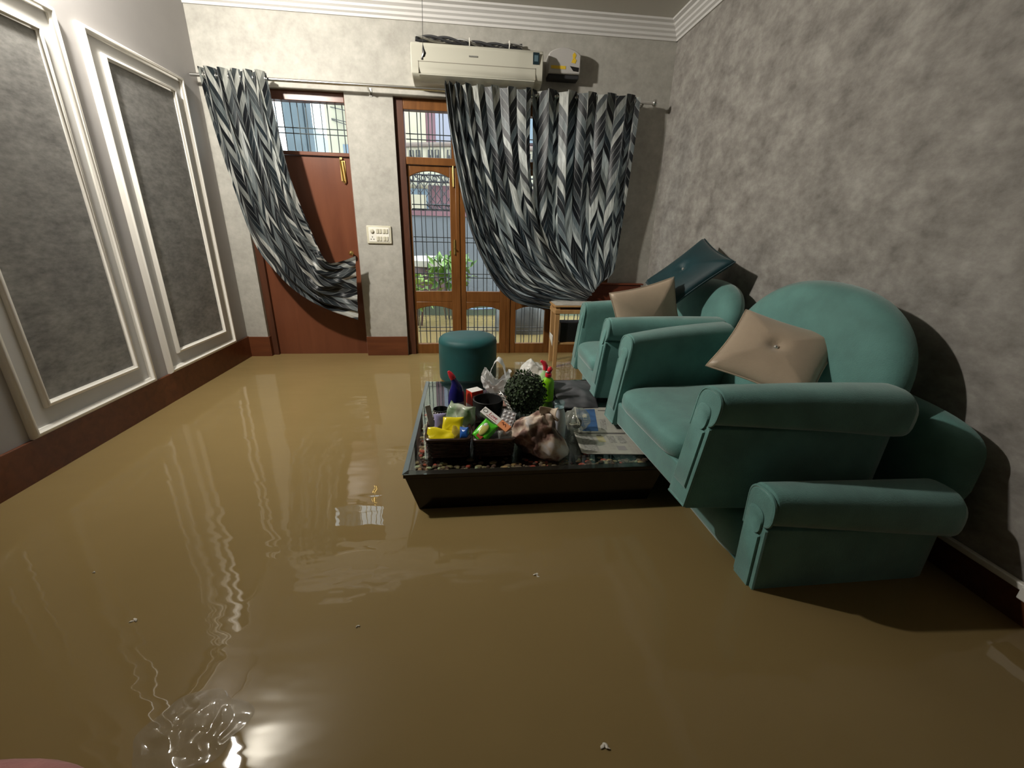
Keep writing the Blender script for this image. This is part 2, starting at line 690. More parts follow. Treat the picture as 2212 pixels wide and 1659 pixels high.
def text_mesh(name, s, size, mt, parent, loc, rot, extrude=0.0006, align='CENTER', shear=0.0):
    cu = bpy.data.curves.new(name, 'FONT')
    cu.body = s
    cu.size = size
    cu.extrude = extrude
    cu.align_x = align
    cu.align_y = 'CENTER'
    cu.shear = shear
    tmp = bpy.data.objects.new(name + '_tmp', cu)
    COL.objects.link(tmp)
    dg = bpy.context.evaluated_depsgraph_get()
    me = bpy.data.meshes.new_from_object(tmp.evaluated_get(dg))
    bpy.data.objects.remove(tmp)
    me.materials.clear()
    me.materials.append(mt)
    me.name = name
    o = bpy.data.objects.new(name, me)
    COL.objects.link(o)
    o.parent = parent
    o.location = loc
    o.rotation_euler = rot
    return o


def on_plane(x, z, Y, B=3.88):
    """a point measured on the back wall's plane, carried to a plane nearer or farther by the sight line"""
    k = Y / B
    return x * k, EYE.z + (z - EYE.z) * k


# ================================================================== SETTING
XL, XR, YB, YF, ZF, ZC = -1.93, 1.70, 3.88, -2.6, -0.25, 2.665
D0, D1, DT = -1.755, -0.90, 2.085          # door opening in the back wall
G0, G1, GT = -0.535, 1.33, 2.077           # glazed opening in the back wall
WT = 0.23
struct(bbox(XL - 0.2, XR + 0.2, YF - 0.2, YB + WT, ZF - 0.1, ZF).build('floor', 'floor', smooth=False))
struct(bbox(XL - 0.2, XR + 0.2, YF - 0.2, YB + WT, ZC, ZC + 0.12).build('ceiling', 'ceiling', smooth=False))
struct(bbox(XL - 0.2, XL, YF - 0.2, YB + WT, ZF, ZC).build('wall_left', 'grey_paint', smooth=False))
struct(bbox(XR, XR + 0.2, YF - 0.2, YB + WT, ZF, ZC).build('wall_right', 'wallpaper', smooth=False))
struct(bbox(XL, XR, YF - 0.2, YF, ZF, ZC).build('wall_front', 'grey_paint', smooth=False))
wb = MB()
wb.box(XL, D0, YB, YB + WT, ZF, ZC)
wb.box(D0, D1, YB, YB + WT, DT, ZC)
wb.box(D1, G0, YB, YB + WT, ZF, ZC)
wb.box(G0, G1, YB, YB + WT, GT, ZC)
wb.box(G1, XR, YB, YB + WT, ZF, ZC)
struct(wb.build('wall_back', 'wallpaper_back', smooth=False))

# skirting
SK = 0.178
sk = MB()
sk.box(XL + 0.012, D0, YB - 0.012, YB, ZF, SK)
sk.box(D0, D0 + 0.012, YB - 0.012, YB + 0.045, ZF, SK)
sk.box(D1, G0, YB - 0.012, YB, ZF, SK)
sk.box(G1, XR - 0.012, YB - 0.012, YB, ZF, SK)
struct(sk.build('baseboard_back', 'skirting', bevel=0.002))
struct(bbox(XL, XL + 0.014, YF, YB - 0.0, ZF, 0.183).build('baseboard_left', 'skirting', bevel=0.003))
struct(bbox(XR - 0.014, XR, YF, YB, ZF, 0.105).build('baseboard_right', 'skirting', bevel=0.003))
struct(bbox(XR - 0.02, XR, YF, YB - 0.02, 0.105, 0.128).build('trim_1', 'moulding', bevel=0.004), 'pale moulding strip on top of the right skirting')
struct(bbox(XR - 0.05, XR, 0.10, 0.808, 0.095, 0.140).build('trim_2', 'moulding', bevel=0.004), 'short thicker pale ledge along the right skirting')

# cornice: stepped profile swept along back, right and left walls
prof = [(0, -0.110), (0.012, -0.110), (0.014, -0.094), (0.030, -0.086), (0.032, -0.070), (0.048, -0.060), (0.05, -0.046), (0.072, -0.034), (0.075, -0.02), (0.10, -0.012), (0.102, 0.0), (0, 0.0)]
cb_ = MB()
cb_.prism([(YB - a, ZC + b) for a, b in prof], 'x', XL, XR)
struct(cb_.build('trim_3', 'cornice', smooth=False), 'white stepped cornice above the back wall')
cb_ = MB()
cb_.prism([(XR - a, ZC + b) for a, b in prof], 'y', YF, YB)
struct(cb_.build('trim_4', 'cornice', smooth=False), 'white stepped cornice above the right wall')
cb_ = MB()
cb_.prism([(XL + a, ZC + b) for a, b in prof], 'y', YF, YB - 0.2)
struct(cb_.build('trim_5', 'cornice', smooth=False), 'white stepped cornice above the left wall')


# left wall panels: outer moulding, painted field, inner moulding, wallpaper infill
def frame_rect(mb, y0, y1, z0, z1, w_, d, open_bottom=False):
    pr = [(0, 0), (0, d * 0.55), (w_ * 0.25, d), (w_ * 0.6, d), (w_ * 0.7, d * 0.7), (w_, d * 0.55), (w_, 0)]
    rings = []
    cs = [(y0, z0, 1, 1), (y1, z0, -1, 1), (y1, z1, -1, -1), (y0, z1, 1, -1)]
    for (y, z, sy, sz) in cs:
        rings.append([(XL + b, y + sy * a, z + sz * a) for a, b in pr])
    rings.append(rings[0])
    mb.loft(rings, caps=False)


def wall_panel(n, oy0, oy1, oz0, oz1, iy0, iy1, iz0, iz1, label):
    r = bbox(XL, XL + 0.006, oy0 + 0.01, oy1 - 0.01, oz0 + 0.01, oz1 - 0.01).build('trim_%d' % n, 'panel_paint', smooth=False)
    struct(r, label)
    a = MB()
    frame_rect(a, oy0, oy1, oz0, oz1, 0.034, 0.030)
    a.build('outer_moulding', 'moulding', r, angle=60)
    a = MB()
    frame_rect(a, iy0, iy1, iz0, iz1, 0.028, 0.026)
    a.build('inner_moulding', 'moulding', r, angle=60)
    bbox(XL + 0.004, XL + 0.009, iy0 + 0.012, iy1 - 0.012, iz0 + 0.012, iz1 - 0.012).build('infill', 'wallpaper_dark', r, smooth=False)


wall_panel(6, 1.884, 2.676, 0.184, 2.05, 1.985, 2.573, 0.295, 1.94, 'framed wallpaper panel at the left edge of the left wall')
wall_panel(7, 2.813, 3.650, 0.184, 2.052, 2.930, 3.540, 0.290, 1.958, 'framed wallpaper panel on the left wall next to the corner')
wall_panel(8, 0.60, 1.70, 0.184, 2.05, 0.70, 1.60, 0.295, 1.94, 'framed wallpaper panel on the left wall beyond the frame')

# flood water (indoors and out in the yard, one level)
wt = MB()
wt.grid(60, 80, lambda u, v: (XL - 3 + u * 9.0, YF + v * 13.0, 0.0))
tag(wt.build('flood_water', 'water'), 'muddy brown flood water covering the whole floor', 'water', kind='stuff')


# ------------------------------------------------------------------ helpers for joinery
def arch_poly(x0, x1, ztop, zside, rise, n=14):
    """top rail with an arched underside: flat top at ztop, underside from zside up by rise"""
    p = [(x1, ztop), (x0, ztop)]
    for i in range(n + 1):
        t = i / n
        p.append((x0 + (x1 - x0) * t, zside + rise * (1 - (2 * t - 1) ** 2)))
    return p


def grille(x0, x1, z0, z1, y, hz, xs, parent, r=0.004):
    g = MB()
    for x in xs:
        if x0 < x < x1:
            g.tube([(x, y, z0), (x, y, z1)], r, 6)
    for z in hz:
        if z0 < z < z1:
            g.tube([(x0, y + 0.004, z), (x1, y + 0.004, z)], r, 6)
    return g.build('grille', 'iron', parent)


# ------------------------------------------------------------------ door on the left of the back wall
YD = 3.945
dr = bbox(D0, D0 + 0.055, YD - 0.03, YD + 0.05, ZF, DT).build('door_1', 'dark_wood', bevel=0.002)
struct(dr, 'brown flush door with a glazed transom, left in the back wall')
fr = MB()
fr.box(D1 - 0.012, D1, YD - 0.03, YD + 0.05, ZF, DT)
fr.box(D0 + 0.055, D1 - 0.012, YD - 0.03, YD + 0.05, 2.02, DT)
fr.box(D0 + 0.055, D1 - 0.012, YD - 0.02, YD + 0.05, 1.648, 1.675)
fr.build('door_frame', 'door_wood', dr, bevel=0.003)
leaf = bbox(D0 + 0.055, D1 - 0.014, YD, YD + 0.035, ZF, 1.646).build('door_leaf', 'door_wood', dr, bevel=0.002)
bbox(D1 - 0.016, D1 - 0.012, YD - 0.012, YD + 0.01, 0.0, 1.62).build('edge_strip', mat('pale_edge_strip', (0.42, 0.30, 0.26), 0.5), leaf)
tb = MB()
tb.tube([(-0.990, YD - 0.014, 1.622), (-0.978, YD - 0.014, 1.462)], 0.006, 8)
tb.tube([(-0.968, YD - 0.014, 1.615), (-0.958, YD - 0.014, 1.47)], 0.0045, 8)
tb.tube([(-0.978, YD - 0.014, 1.462), (-0.969, YD - 0.014, 1.452), (-0.958, YD - 0.014, 1.47)], 0.005, 8)
tb.box(-0.995, -0.955, YD - 0.008, YD, 1.47, 1.62)
tb.box(-0.990, -0.972, YD - 0.02, YD, 1.628, 1.642)
tb.build('tower_bolt', 'brass', leaf)
kb = MB()
kb.lathe([(0.006, 0), (0.006, 0.03), (0.017, 0.036), (0.02, 0.05), (0.012, 0.06), (0.002, 0.062)], 16)
kb.build('door_knob', 'brass', leaf, loc=(-0.968, YD, 0.905), rot=(PI / 2, 0, 0))
bbox(D0 + 0.055, D1 - 0.012, YD + 0.012, YD + 0.018, 1.675, 2.02).build('transom_pane', 'glass', dr, smooth=False)
xs = []
x = D1 - 0.052
k = 0
while x > D0 + 0.06:
    xs.append(x)
    x -= 0.062 if k % 2 else 0.052
    k += 1
grille(D0 + 0.055, D1 - 0.012, 1.672, 2.022, YD + 0.06, (1.812, 1.852), xs, dr)

# ------------------------------------------------------------------ glazed door and window unit
YW = 3.94
win = bbox(G0, G0 + 0.07, YW - 0.03, YW + 0.05, ZF, GT).build('window_1', 'dark_wood', bevel=0.003)
struct(win, 'teak glazed door and window unit with iron grilles, behind the drawn curtains')
fr = MB()
fr.box(G1 - 0.06, G1, YW - 0.03, YW + 0.05, ZF, GT)
fr.box(G0 + 0.07, G1 - 0.06, YW - 0.03, YW + 0.05, 2.0, GT)
fr.box(G0 + 0.07, G1 - 0.06, YW - 0.025, YW + 0.05, 1.612, 1.668)
fr.build('window_frame', 'frame_wood', win, bevel=0.004)
leaves = [(-0.465, -0.058), (-0.054, 0.385), (0.42, 0.80), (0.84, 1.265)]
GX0 = [(-0.445, -0.118), (0.012, 0.322), (0.476, 0.755), (0.892, 1.22)]
for i, ((a, b), (g0, g1)) in enumerate(zip(leaves, GX0)):
    lf = MB()
    lf.box(a, g0, YW - 0.008, YW + 0.03, -0.22, 1.61)
    lf.box(g1, b, YW - 0.008, YW + 0.03, -0.22, 1.61)
    lf.box(g0, g1, YW - 0.004, YW + 0.03, 0.49, 0.585)
    lf.box(g0, g1, YW - 0.008, YW + 0.03, -0.22, 0.095)
    lf.prism(arch_poly(g0, g1, 1.61, 1.525, 0.045), 'y', YW - 0.006, YW + 0.03)
    lf.prism(arch_poly(g0, g1, 0.49, 0.415, 0.035), 'y', YW - 0.006, YW + 0.03)
    lo_ = lf.build('glazed_leaf', 'frame_wood', win, bevel=0.004)
    bbox(g0 - 0.004, g1 + 0.004, YW + 0.010, YW + 0.015, 0.575, 1.58).build('upper_pane', 'glass', lo_, smooth=False)
    bbox(g0 - 0.004, g1 + 0.004, YW + 0.010, YW + 0.015, 0.085, 0.46).build('lower_pane', 'glass', lo_, smooth=False)
    n = 7
    xs = [g0 + (g1 - g0) * (q + 0.5) / n + (0.006 if q % 2 else -0.006) for q in range(n)]
    g_ = grille(g0, g1, 0.085, 1.58, YW + 0.065, (0.20, 0.235, 0.70, 0.735, 1.01, 1.05, 1.28, 1.315), xs, lo_)
    tp = bbox(a + 0.01, b - 0.0, YW + 0.010, YW + 0.015, 1.665, 2.003).build('transom_pane', 'glass', win, smooth=False)
    xs = [a + 0.02 + (b - a) * (q + 0.5) / 9 + (0.008 if q % 2 else -0.008) for q in range(9)]
    grille(a, b, 1.66, 2.003, YW + 0.065, (1.81, 1.85), xs, win)
    if i:
        bbox(a - 0.04, a, YW - 0.02, YW + 0.04, 1.668, 2.0).build('mullion', 'frame_wood', win, bevel=0.003)
    if i == 2:
        bbox(b, b + 0.04, YW - 0.015, YW + 0.04, -0.22, 1.612).build('post', 'frame_wood', win, bevel=0.003)
        bbox(a - 0.035, a, YW - 0.015, YW + 0.04, -0.22, 1.612).build('post', 'frame_wood', win, bevel=0.003)
    if i == 0:
        q = MB()
        q.box(-0.098, -0.068, YW - 0.014, YW - 0.006, 1.46, 1.60)
        q.tube([(-0.083, YW - 0.018, 1.455), (-0.083, YW - 0.018, 1.615)], 0.007, 8)
        q.box(-0.098, -0.068, YW - 0.014, YW - 0.006, 0.915, 1.03)
        q.tube([(-0.083, YW - 0.018, 0.91), (-0.083, YW - 0.018, 1.035)], 0.008, 8)
        q.tube([(-0.083, YW - 0.018, 0.96), (-0.083, YW - 0.045, 0.96)], 0.006, 8)
        q.build('brass_bolts', 'brass', lo_)
        bbox(b - 0.012, b + 0.02, YW - 0.016, YW - 0.008, -0.2, 1.60).build('cover_strip', 'frame_wood', lo_, bevel=0.003)

# ================================================================== OUTSIDE
MT['ext_cream'] = mat('house_cream', (0.336, 0.294, 0.216), 0.8, var=0.04, scale=2)
MT['ext_cream2'] = mat('house_pale', (0.312, 0.288, 0.216), 0.8, var=0.04, scale=2)
MT['ext_maroon'] = mat('house_maroon', (0.144, 0.066, 0.078), 0.7, var=0.08, scale=3)
MT['ext_grey'] = mat('gate_grey', (0.102, 0.108, 0.120), 0.6, var=0.06, scale=2)
MT['ext_blue'] = mat('column_blue_grey', (0.108, 0.141, 0.165), 0.7, var=0.15, scale=3)
MT['ext_window'] = mat('house_window', (0.096, 0.132, 0.168), 0.2)
MT['leaf_bright'] = mat_leaf('bright_leaf', (0.060, 0.144, 0.018), (0.192, 0.312, 0.048), 14)
MT['leaf_yellow'] = mat_leaf('yellow_green_leaf', (0.120, 0.228, 0.024), (0.276, 0.372, 0.072), 14)
MT['pot'] = mat('pot_brown', (0.072, 0.030, 0.027), 0.6, var=0.15, scale=6)
MT['pale_stone'] = mat('pale_stone', (0.372, 0.336, 0.288), 0.6, var=0.08, scale=6)

# porch column outside the door transom
c = MB()
c.box(-1.94, -1.73, 5.5, 5.72, -0.25, 4.2)
c.box(-1.73, -1.69, 5.53, 5.69, -0.25, 4.2)
tag(c.build('porch_column', 'ext_blue', bevel=0.01), 'blue grey porch column seen through the transom of the brown door', 'column')
# pale house at right of the column
h = thing('neighbour_house', 'pale yellow house seen at the right side of the brown door transom', 'house', (-4.3, 15.0, -0.25))
bbox(0.22, 1.5, 0, 5, 0, 6.3).build('house_wall', 'ext_cream2', h)
wq = bbox(0.66, 1.05, -0.03, 0.0, 3.30, 3.78).build('house_window', 'ext_window', h)
bbox(0.62, 1.09, -0.05, -0.0, 3.23, 3.30).build('window_sill', 'ext_cream', h)
h2 = thing('row_house', 'low blue grey roofed house seen between column and pale house', 'house', (-6.6, 21.0, -0.25))
MB().prism([(0, 0), (1.6, 0), (1.6, 4.3), (0, 5.6)], 'y', 0, 3).build('house_wall', mat('far_house_blue', (0.270, 0.336, 0.372), 0.8), h2)

# house across the lane
h = thing('lane_house', 'cream and maroon house across the lane with a railed balcony', 'house', (0, 13.0, -0.25))
bbox(-2.6, -0.98, 0, 5, 0, 7.5).build('cream_wall', 'ext_cream', h)
bbox(-0.98, 5.5, 0.05, 5, 0, 7.5).build('maroon_wall', 'ext_maroon', h)
bbox(-0.72, -0.30, 0.0, 0.06, 3.6, 5.4).build('balcony_door', mat('door_grey_blue', (0.180, 0.174, 0.216), 0.5), h)
bbox(-0.25, 0.30, 0.0, 0.05, 3.6, 3.95).build('house_window', 'ext_window', h)
bbox(0.9, 2.4, 0.0, 0.05, 3.7, 5.0).build('house_window', 'ext_window', h)
b_ = MB()
pl = []
for i in range(25):
    t = i / 24
    pl.append((-1.75 + 5.5 * t, -1.15 - 0.55 * math.sin(PI * min(1, t * 1.2))))
b_.prism([(-1.75, 0)] + pl + [(3.75, 0)], 'z', 2.55, 2.72)
slab = b_.build('balcony_slab', 'ext_cream2', h)
# parapet following the slab edge: posts, coping and a key fret
rl = MB()
rl.tube([(p[0], p[1], 3.30) for p in pl], 0.05, 8)
rl.build('balcony_coping', mat('coping_brown', (0.132, 0.096, 0.078), 0.7), h)
rl = MB()
rl.tube([(p[0], p[1] + 0.09, 2.72) for p in pl] + [(p[0], p[1] + 0.09, 3.24) for p in reversed(pl)], 0.012, 5)
vs_ = MB()
for i in range(24):
    p, q = pl[i], pl[i + 1]
    vs_.add([(p[0], p[1] + .05, 2.72), (q[0], q[1] + .05, 2.72), (q[0], q[1] + .05, 3.28), (p[0], p[1] + .05, 3.28)], [(0, 1, 2, 3)])
vs_.build('balcony_parapet', 'ext_cream', h, solid=0.05)
for i in range(0, 24, 2):
    fr_ = MB()
    p, q = pl[i], pl[i + 1]
    P0, P1 = Vector((p[0], p[1] - 0.02, 0)), Vector((q[0], q[1] - 0.02, 0))
    key = [(0.05, 2.85), (0.05, 3.18), (0.4, 3.18), (0.4, 2.95), (0.2, 2.95), (0.2, 3.07)]
    key2 = [(1 - a + 0.15, z) for a, z in key]
    for kk in (key, key2):
        fr_.tube([P0.lerp(P1, a) + Vector((0, 0, z)) for a, z in kk], 0.016, 4)
    fr_.build('key_fret', 'iron', h)
bbox(-1.55, -0.98, -0.04, 0.0, 1.55, 2.45).build('house_window', 'ext_window', h)
bbox(0.2, 2.6, -0.02, 0.05, 0.2, 2.3).build('shutter', 'ext_maroon', h)

# lane wall and gate with scroll ornament
g = thing('compound_wall', 'grey compound wall with scrollwork iron railing outside the glazed door', 'wall', (0, 8.2, 0))
bbox(-5.0, 5.5, 0, 0.18, -0.25, 1.36).build('wall_body', 'ext_grey', g)
bbox(-5.0, 5.5, -0.03, 0.21, 1.36, 1.44).build('coping', 'ext_maroon', g)


def scroll_band(x0, x1, z0, z1, pitch, y):
    s_ = MB()
    x = x0
    zc, hh = (z0 + z1) / 2, (z1 - z0) / 2
    while x < x1:
        for sg in (1, -1):
            pts = []
            for k in range(13):
                a = k / 12 * 1.6 * PI
                r = pitch * 0.42 * (1 - 0.55 * k / 12)
                pts.append((x + pitch / 2 + sg * (pitch * 0.05 + math.cos(a) * r * 0.8), y, zc + sg * math.sin(a) * min(hh, r)))
            s_.tube(pts, 0.012, 4)
        x += pitch
    s_.tube([(x0, y, z0), (x1, y, z0)], 0.014, 4)
    s_.tube([(x0, y, z1), (x1, y, z1)], 0.014, 4)
    return s_


RZ = (1.45, 1.55, 1.92, 2.03)
s_ = scroll_band(-1.6, 3.2, RZ[0], RZ[1], 0.2, 0.09)
for b2 in (scroll_band(-1.6, 3.2, RZ[2], RZ[3], 0.2, 0.09),):
    s_.add(b2.v, b2.f)
x = -1.6
while x < 3.2:
    s_.tube([(x, 0.09, 1.44), (x, 0.09, RZ[3] + 0.03)], 0.012, 4)
    x += 0.2
x = -1.6
while x < 3.0:
    s_.tube([(x, 0.09, RZ[1]), (x + 0.28, 0.09, RZ[2])], 0.007, 4)
    s_.tube([(x + 0.28, 0.09, RZ[1]), (x, 0.09, RZ[2])], 0.007, 4)
    x += 0.14
s_.build('iron_railing', 'iron', g)
bbox(-0.98, -0.66, -0.012, 0.0, 1.46, 1.70).build('pale_plate', 'ext_cream', g)

# overhead cables
cbm = MB()
for k, (z0, z1) in enumerate(((4.2, 3.95), (4.05, 3.85), (3.75, 3.6), (3.72, 3.15))):
    pts = []
    for i in range(20):
        t = i / 19
        pts.append((-3.9 + 4.6 * t, 15.0 - 2.0 * t, z0 + 0.45 + (z1 - z0) * t - 0.3 * math.sin(PI * t)))
    cbm.tube(pts, 0.012, 5)
tag(cbm.build('overhead_cable', 'iron'), 'bundle of sagging black cables in front of the cream house', 'cable')


# plants in the yard
def leaf_cloud(mb, c, r, n, ls, seed, shape=(1, 1, 1)):
    rnd = random.Random(seed)
    for _ in range(n):
        d = Vector((rnd.gauss(0, 1), rnd.gauss(0, 1), rnd.gauss(0, 1))).normalized() * (rnd.random() ** 0.4)
        p = Vector(c) + Vector((d.x * r * shape[0], d.y * r * shape[1], d.z * r * shape[2]))
        e = Euler((rnd.uniform(-0.9, 0.9), rnd.uniform(-0.9, 0.9), rnd.uniform(0, 6.3))).to_matrix()
        l = ls * rnd.uniform(0.7, 1.3)
        pts = [Vector((0, 0, 0)), Vector((l * 0.35, l * 0.25, l * 0.08)), Vector((l, 0, -l * 0.05)), Vector((l * 0.35, -l * 0.25, l * 0.08))]
        mb.add([p + e @ q for q in pts], [(0, 1, 2, 3)])
    return mb


pt = thing('yard_shrub', 'bright green broad leaved shrub behind the first glass leaf', 'plant', (-0.20, 5.6, -0.36))
leaf_cloud(MB(), (0, 0, 0.98), 0.3, 150, 0.15, 3, (1, 0.8, 0.9)).build('foliage', 'leaf_bright', pt, smooth=False)
st = MB()
for k in range(4):
    st.tube([(0.02 * k, 0, 0), (0.05 * (k - 1.5), 0.02, 0.5), (0.10 * (k - 1.5), 0, 1.0)], 0.012, 6)
st.build('stem', mat('stem_brown', (0.12, 0.09, 0.05), 0.8), pt)
pt = thing('yellow_green_bush', 'yellow green low bush beside the round stone pot', 'plant', (-0.62, 5.2, -0.25))
leaf_cloud(MB(), (0, 0, 0.66), 0.26, 190, 0.1, 5, (1.15, 0.8, 0.8)).build('foliage', 'leaf_yellow', pt, smooth=False)
st = MB()
for k in range(4):
    st.tube([(0.02 * k, 0, 0), (0.08 * (k - 1.5), 0.02, 0.6)], 0.012, 6)
st.build('stem', MT['pot'], pt)
pt = thing('stone_pot', 'round brown stone pot with a pale rim in the yard', 'pot', (-0.52, 6.55, -0.25))
MB().lathe([(0.12, 0), (0.2, 0.1), (0.26, 0.5), (0.22, 0.85)], 24).build('pot_body', 'pot', pt)
MB().lathe([(0.2, 0.85), (0.30, 0.87), (0.31, 0.95), (0.22, 1.0), (0.03, 1.0)], 24).build('pot_rim', 'pale_stone', pt)
tr_ = MB()
tr_.sup((0.72, 5.0, 0.08), (0.36, 0.3, 0.32), 0.8, 0.9, 40, 22, lambda p: p * (1 + 0.07 * mnoise.noise(p * 5) + 0.03 * math.sin(math.atan2(p.y, p.x) * 14)))
tag(tr_.build('tarp_bundle', mat('tarp_grey', (0.120, 0.120, 0.120), 0.35, var=0.2, scale=6)), 'grey wrapped bundle standing in the flooded yard, seen through a low pane', 'bundle')
pp = MB()
pp.tube([(-0.15, 5.3, 0.21), (0.12, 5.28, 0.19), (0.36, 5.3, 0.20)], 0.012, 8)
tag(pp.build('plastic_pipe', mat('pipe_blue', (0.210, 0.300, 0.450), 0.4)), 'pale blue plastic pipe lying across the yard behind the second low pane', 'pipe')
pb = bbox(-3.2, 3.4, 5.9, 6.1, -0.25, 0.16).build('yard_kerb', mat('kerb_green_grey', (0.120, 0.144, 0.102), 0.8, var=0.2, scale=4), bevel=0.01)
tag(pb, 'mossy grey green kerb across the flooded yard', 'kerb')

# ================================================================== CURTAIN ROD AND CURTAINS
YR = 3.775
rod = thing('curtain_rod', 'long steel curtain rod across the back wall', 'curtain rod', (0, YR, 2.108))
MB().tube([(XL + 0.01, 0, 0), (1.505, 0, 0)], 0.0125, 12).build('rod', 'steel', rod)
f_ = MB()
f_.tube([(1.505, 0, 0), (1.512, 0, 0), (1.52, 0, 0), (1.535, 0, 0), (1.548, 0, 0), (1.556, 0, 0)], [0.012, 0.012, 0.022, 0.026, 0.02, 0.004], 14)
f_.build('finial', 'steel', rod)
for bx in (-0.70, 1.44):
    MB().tube([(bx, 0, -0.0), (bx, 0.03, -0.02), (bx, YB - YR - 0.001, -0.02)], 0.008, 8).box(bx - 0.011, bx + 0.011, YB - YR - 0.006, YB - YR - 0.001, -0.045, 0.01).build('bracket', 'steel', rod)


def curtain(name, label, Lp, Rp, Y0, nf, amp, width, seed, rings=True, hem_open=0.0, ysag=None, sharp=0.35, amp_end=0.4, NU=170, NV=120, crease=None, gather=1.0, spread=0.0):
    """cloth between two edge curves (measured on the back wall plane), folded nf times"""
    Lc, ll = curve_pts([Vector((*on_plane(x, z, Y0), 0)) for x, z in Lp], NV)
    Rc, rl_ = curve_pts([Vector((*on_plane(x, z, Y0), 0)) for x, z in Rp], NV)
    ln = (ll + rl_) / 2
    rnd = random.Random(seed)
    ph = [rnd.uniform(0, 6.28) for _ in range(6)]

    def fold(u, v):
        # regular eyelet folds at the top that drift and merge lower down
        drift = 0.05 * math.sin(3.1 * v + ph[0]) + 0.04 * v * math.sin(9 * u + ph[1])
        w_ = nf * (u + drift * v)
        s1 = math.sin(2 * PI * w_)
        s1 = math.copysign(abs(s1) ** (1 - sharp * 0.5), s1)
        s2 = math.sin(2 * PI * (w_ * 1.7 + 0.9 * v) + ph[2]) * 0.35 * min(1, v * 2.5)
        a = amp * (1 - (1 - amp_end) * v) * (0.75 + 0.25 * math.sin(5 * u + ph[3]))
        return (s1 + s2) * a

    def fn(u, v):
        j = v * NV
        a = Lc[int(j)] if j >= NV else Lc[int(j)].lerp(Lc[int(j) + 1], j - int(j))
        b = Rc[int(j)] if j >= NV else Rc[int(j)].lerp(Rc[int(j) + 1], j - int(j))
        uu = u + 0.25 / nf * math.sin(2 * PI * nf * u * 2) * 0.5 * (1 - v * 0.7)
        uu = max(0, min(1, uu))
        if gather != 1.0:
            g_ = 1 + (gather - 1) * max(0.0, 1 - v * 1.1)
            uu = uu ** g_
        p = a.lerp(b, uu)
        y = Y0 + fold(u, v)
        z = p.y
        if v < 0.03:
            z += 0.008 * math.sin(2 * PI * nf * u * 1.0 + 1.2) * (1 - v / 0.03)
        if ysag:
            y += ysag(u, v)
        if crease:
            for (u0, v0, u1, v1, w0, d0) in crease:
                dx, dy = u1 - u0, v1 - v0
                t = max(0, min(1, ((u - u0) * dx + (v - v0) * dy) / (dx * dx + dy * dy)))
                d = math.hypot(u - u0 - dx * t, v - v0 - dy * t)
                y += d0 * math.exp(-(d / w0) ** 2)
        return (p.x, y, z)
    t = thing(name, label, 'curtain', (0, 0, 0))
    mb = MB()
    def uvf(u, v):
        q = max(0.0, min(1.0, (v - 0.55) / 0.35))
        return ((0.5 + (u - 0.5) * (1 - spread * q * q * (3 - 2 * q))) * width + seed * 0.37, -v * ln)
    mb.grid(NU, NV, fn, uvf)
    mb.build('cloth', 'curtain', t, angle=180)
    if rings:
        for k in range(int(nf * 2)):
            rg = MB()
            u = (k + 0.5) / (nf * 2)
            x, y, z = fn(u, 0.02)
            rg.tube([(x, YR + 0.02 * math.cos(a * PI / 6), 2.108 + 0.02 * math.sin(a * PI / 6)) for a in range(12)], 0.0035, 6, closed=True)
            rg.build('eyelet', 'steel', t)
    return t


# left curtain: bunched at the rod, swept right and hooked on the door knob, its tail hanging open
def sag_left(u, v):
    return -0.02 - 0.05 * math.sin(PI * min(1, v * 1.05))


curtain('herringbone_curtain', 'herringbone curtain swept across the brown door and hooked on its knob',
        [(-1.905, 2.178), (-1.87, 1.85), (-1.80, 1.40), (-1.71, 0.98), (-1.585, 0.76), (-1.42, 0.57), (-1.20, 0.43), (-0.955, 0.335)],
        [(-1.435, 2.178), (-1.395, 1.85), (-1.335, 1.45), (-1.245, 1.08), (-1.185, 0.88), (-1.135, 0.825), (-1.03, 0.845), (-0.925, 0.885)],
        3.77, 5.5, 0.048, 1.9, 1, ysag=sag_left, amp_end=0.14, spread=0.62,
        crease=[(0.95, 0.80, 0.15, 0.86, 0.035, -0.035), (0.98, 0.9, 0.3, 0.93, 0.04, 0.04), (0.85, 0.98, 0.25, 0.80, 0.03, -0.025)])

# right pair: the left one bunched at the glazed door, swept right; the other hanging and tucked left
curtain('herringbone_curtain', 'herringbone curtain bunched beside the glazed door and swept to the right',
        [(-0.137, 2.18), (-0.10, 1.85), (-0.02, 1.40), (0.08, 1.05), (0.24, 0.72), (0.40, 0.535), (0.62, 0.455), (0.88, 0.435), (1.11, 0.475)],
        [(0.545, 2.18), (0.548, 1.75), (0.60, 1.38), (0.74, 1.04), (0.93, 0.79), (1.05, 0.68), (1.12, 0.62), (1.17, 0.575)],
        3.715, 8.0, 0.042, 2.2, 2, amp_end=0.45, gather=1.9, ysag=lambda u, v: -0.03 * math.sin(PI * v) - 0.03 * (1 - u) * (1 - v))
curtain('herringbone_curtain', 'herringbone curtain hanging beside the right corner over the window',
        [(0.555, 2.18), (0.575, 1.75), (0.592, 1.40), (0.64, 1.05), (0.76, 0.81), (0.90, 0.67), (1.04, 0.585), (1.16, 0.545)],
        [(1.450, 2.18), (1.430, 1.75), (1.412, 1.35), (1.398, 1.05), (1.388, 0.87), (1.362, 0.765), (1.27, 0.70)],
        3.745, 5.5, 0.046, 1.8, 4, amp_end=0.35, ysag=lambda u, v: -0.02 * math.sin(PI * v))

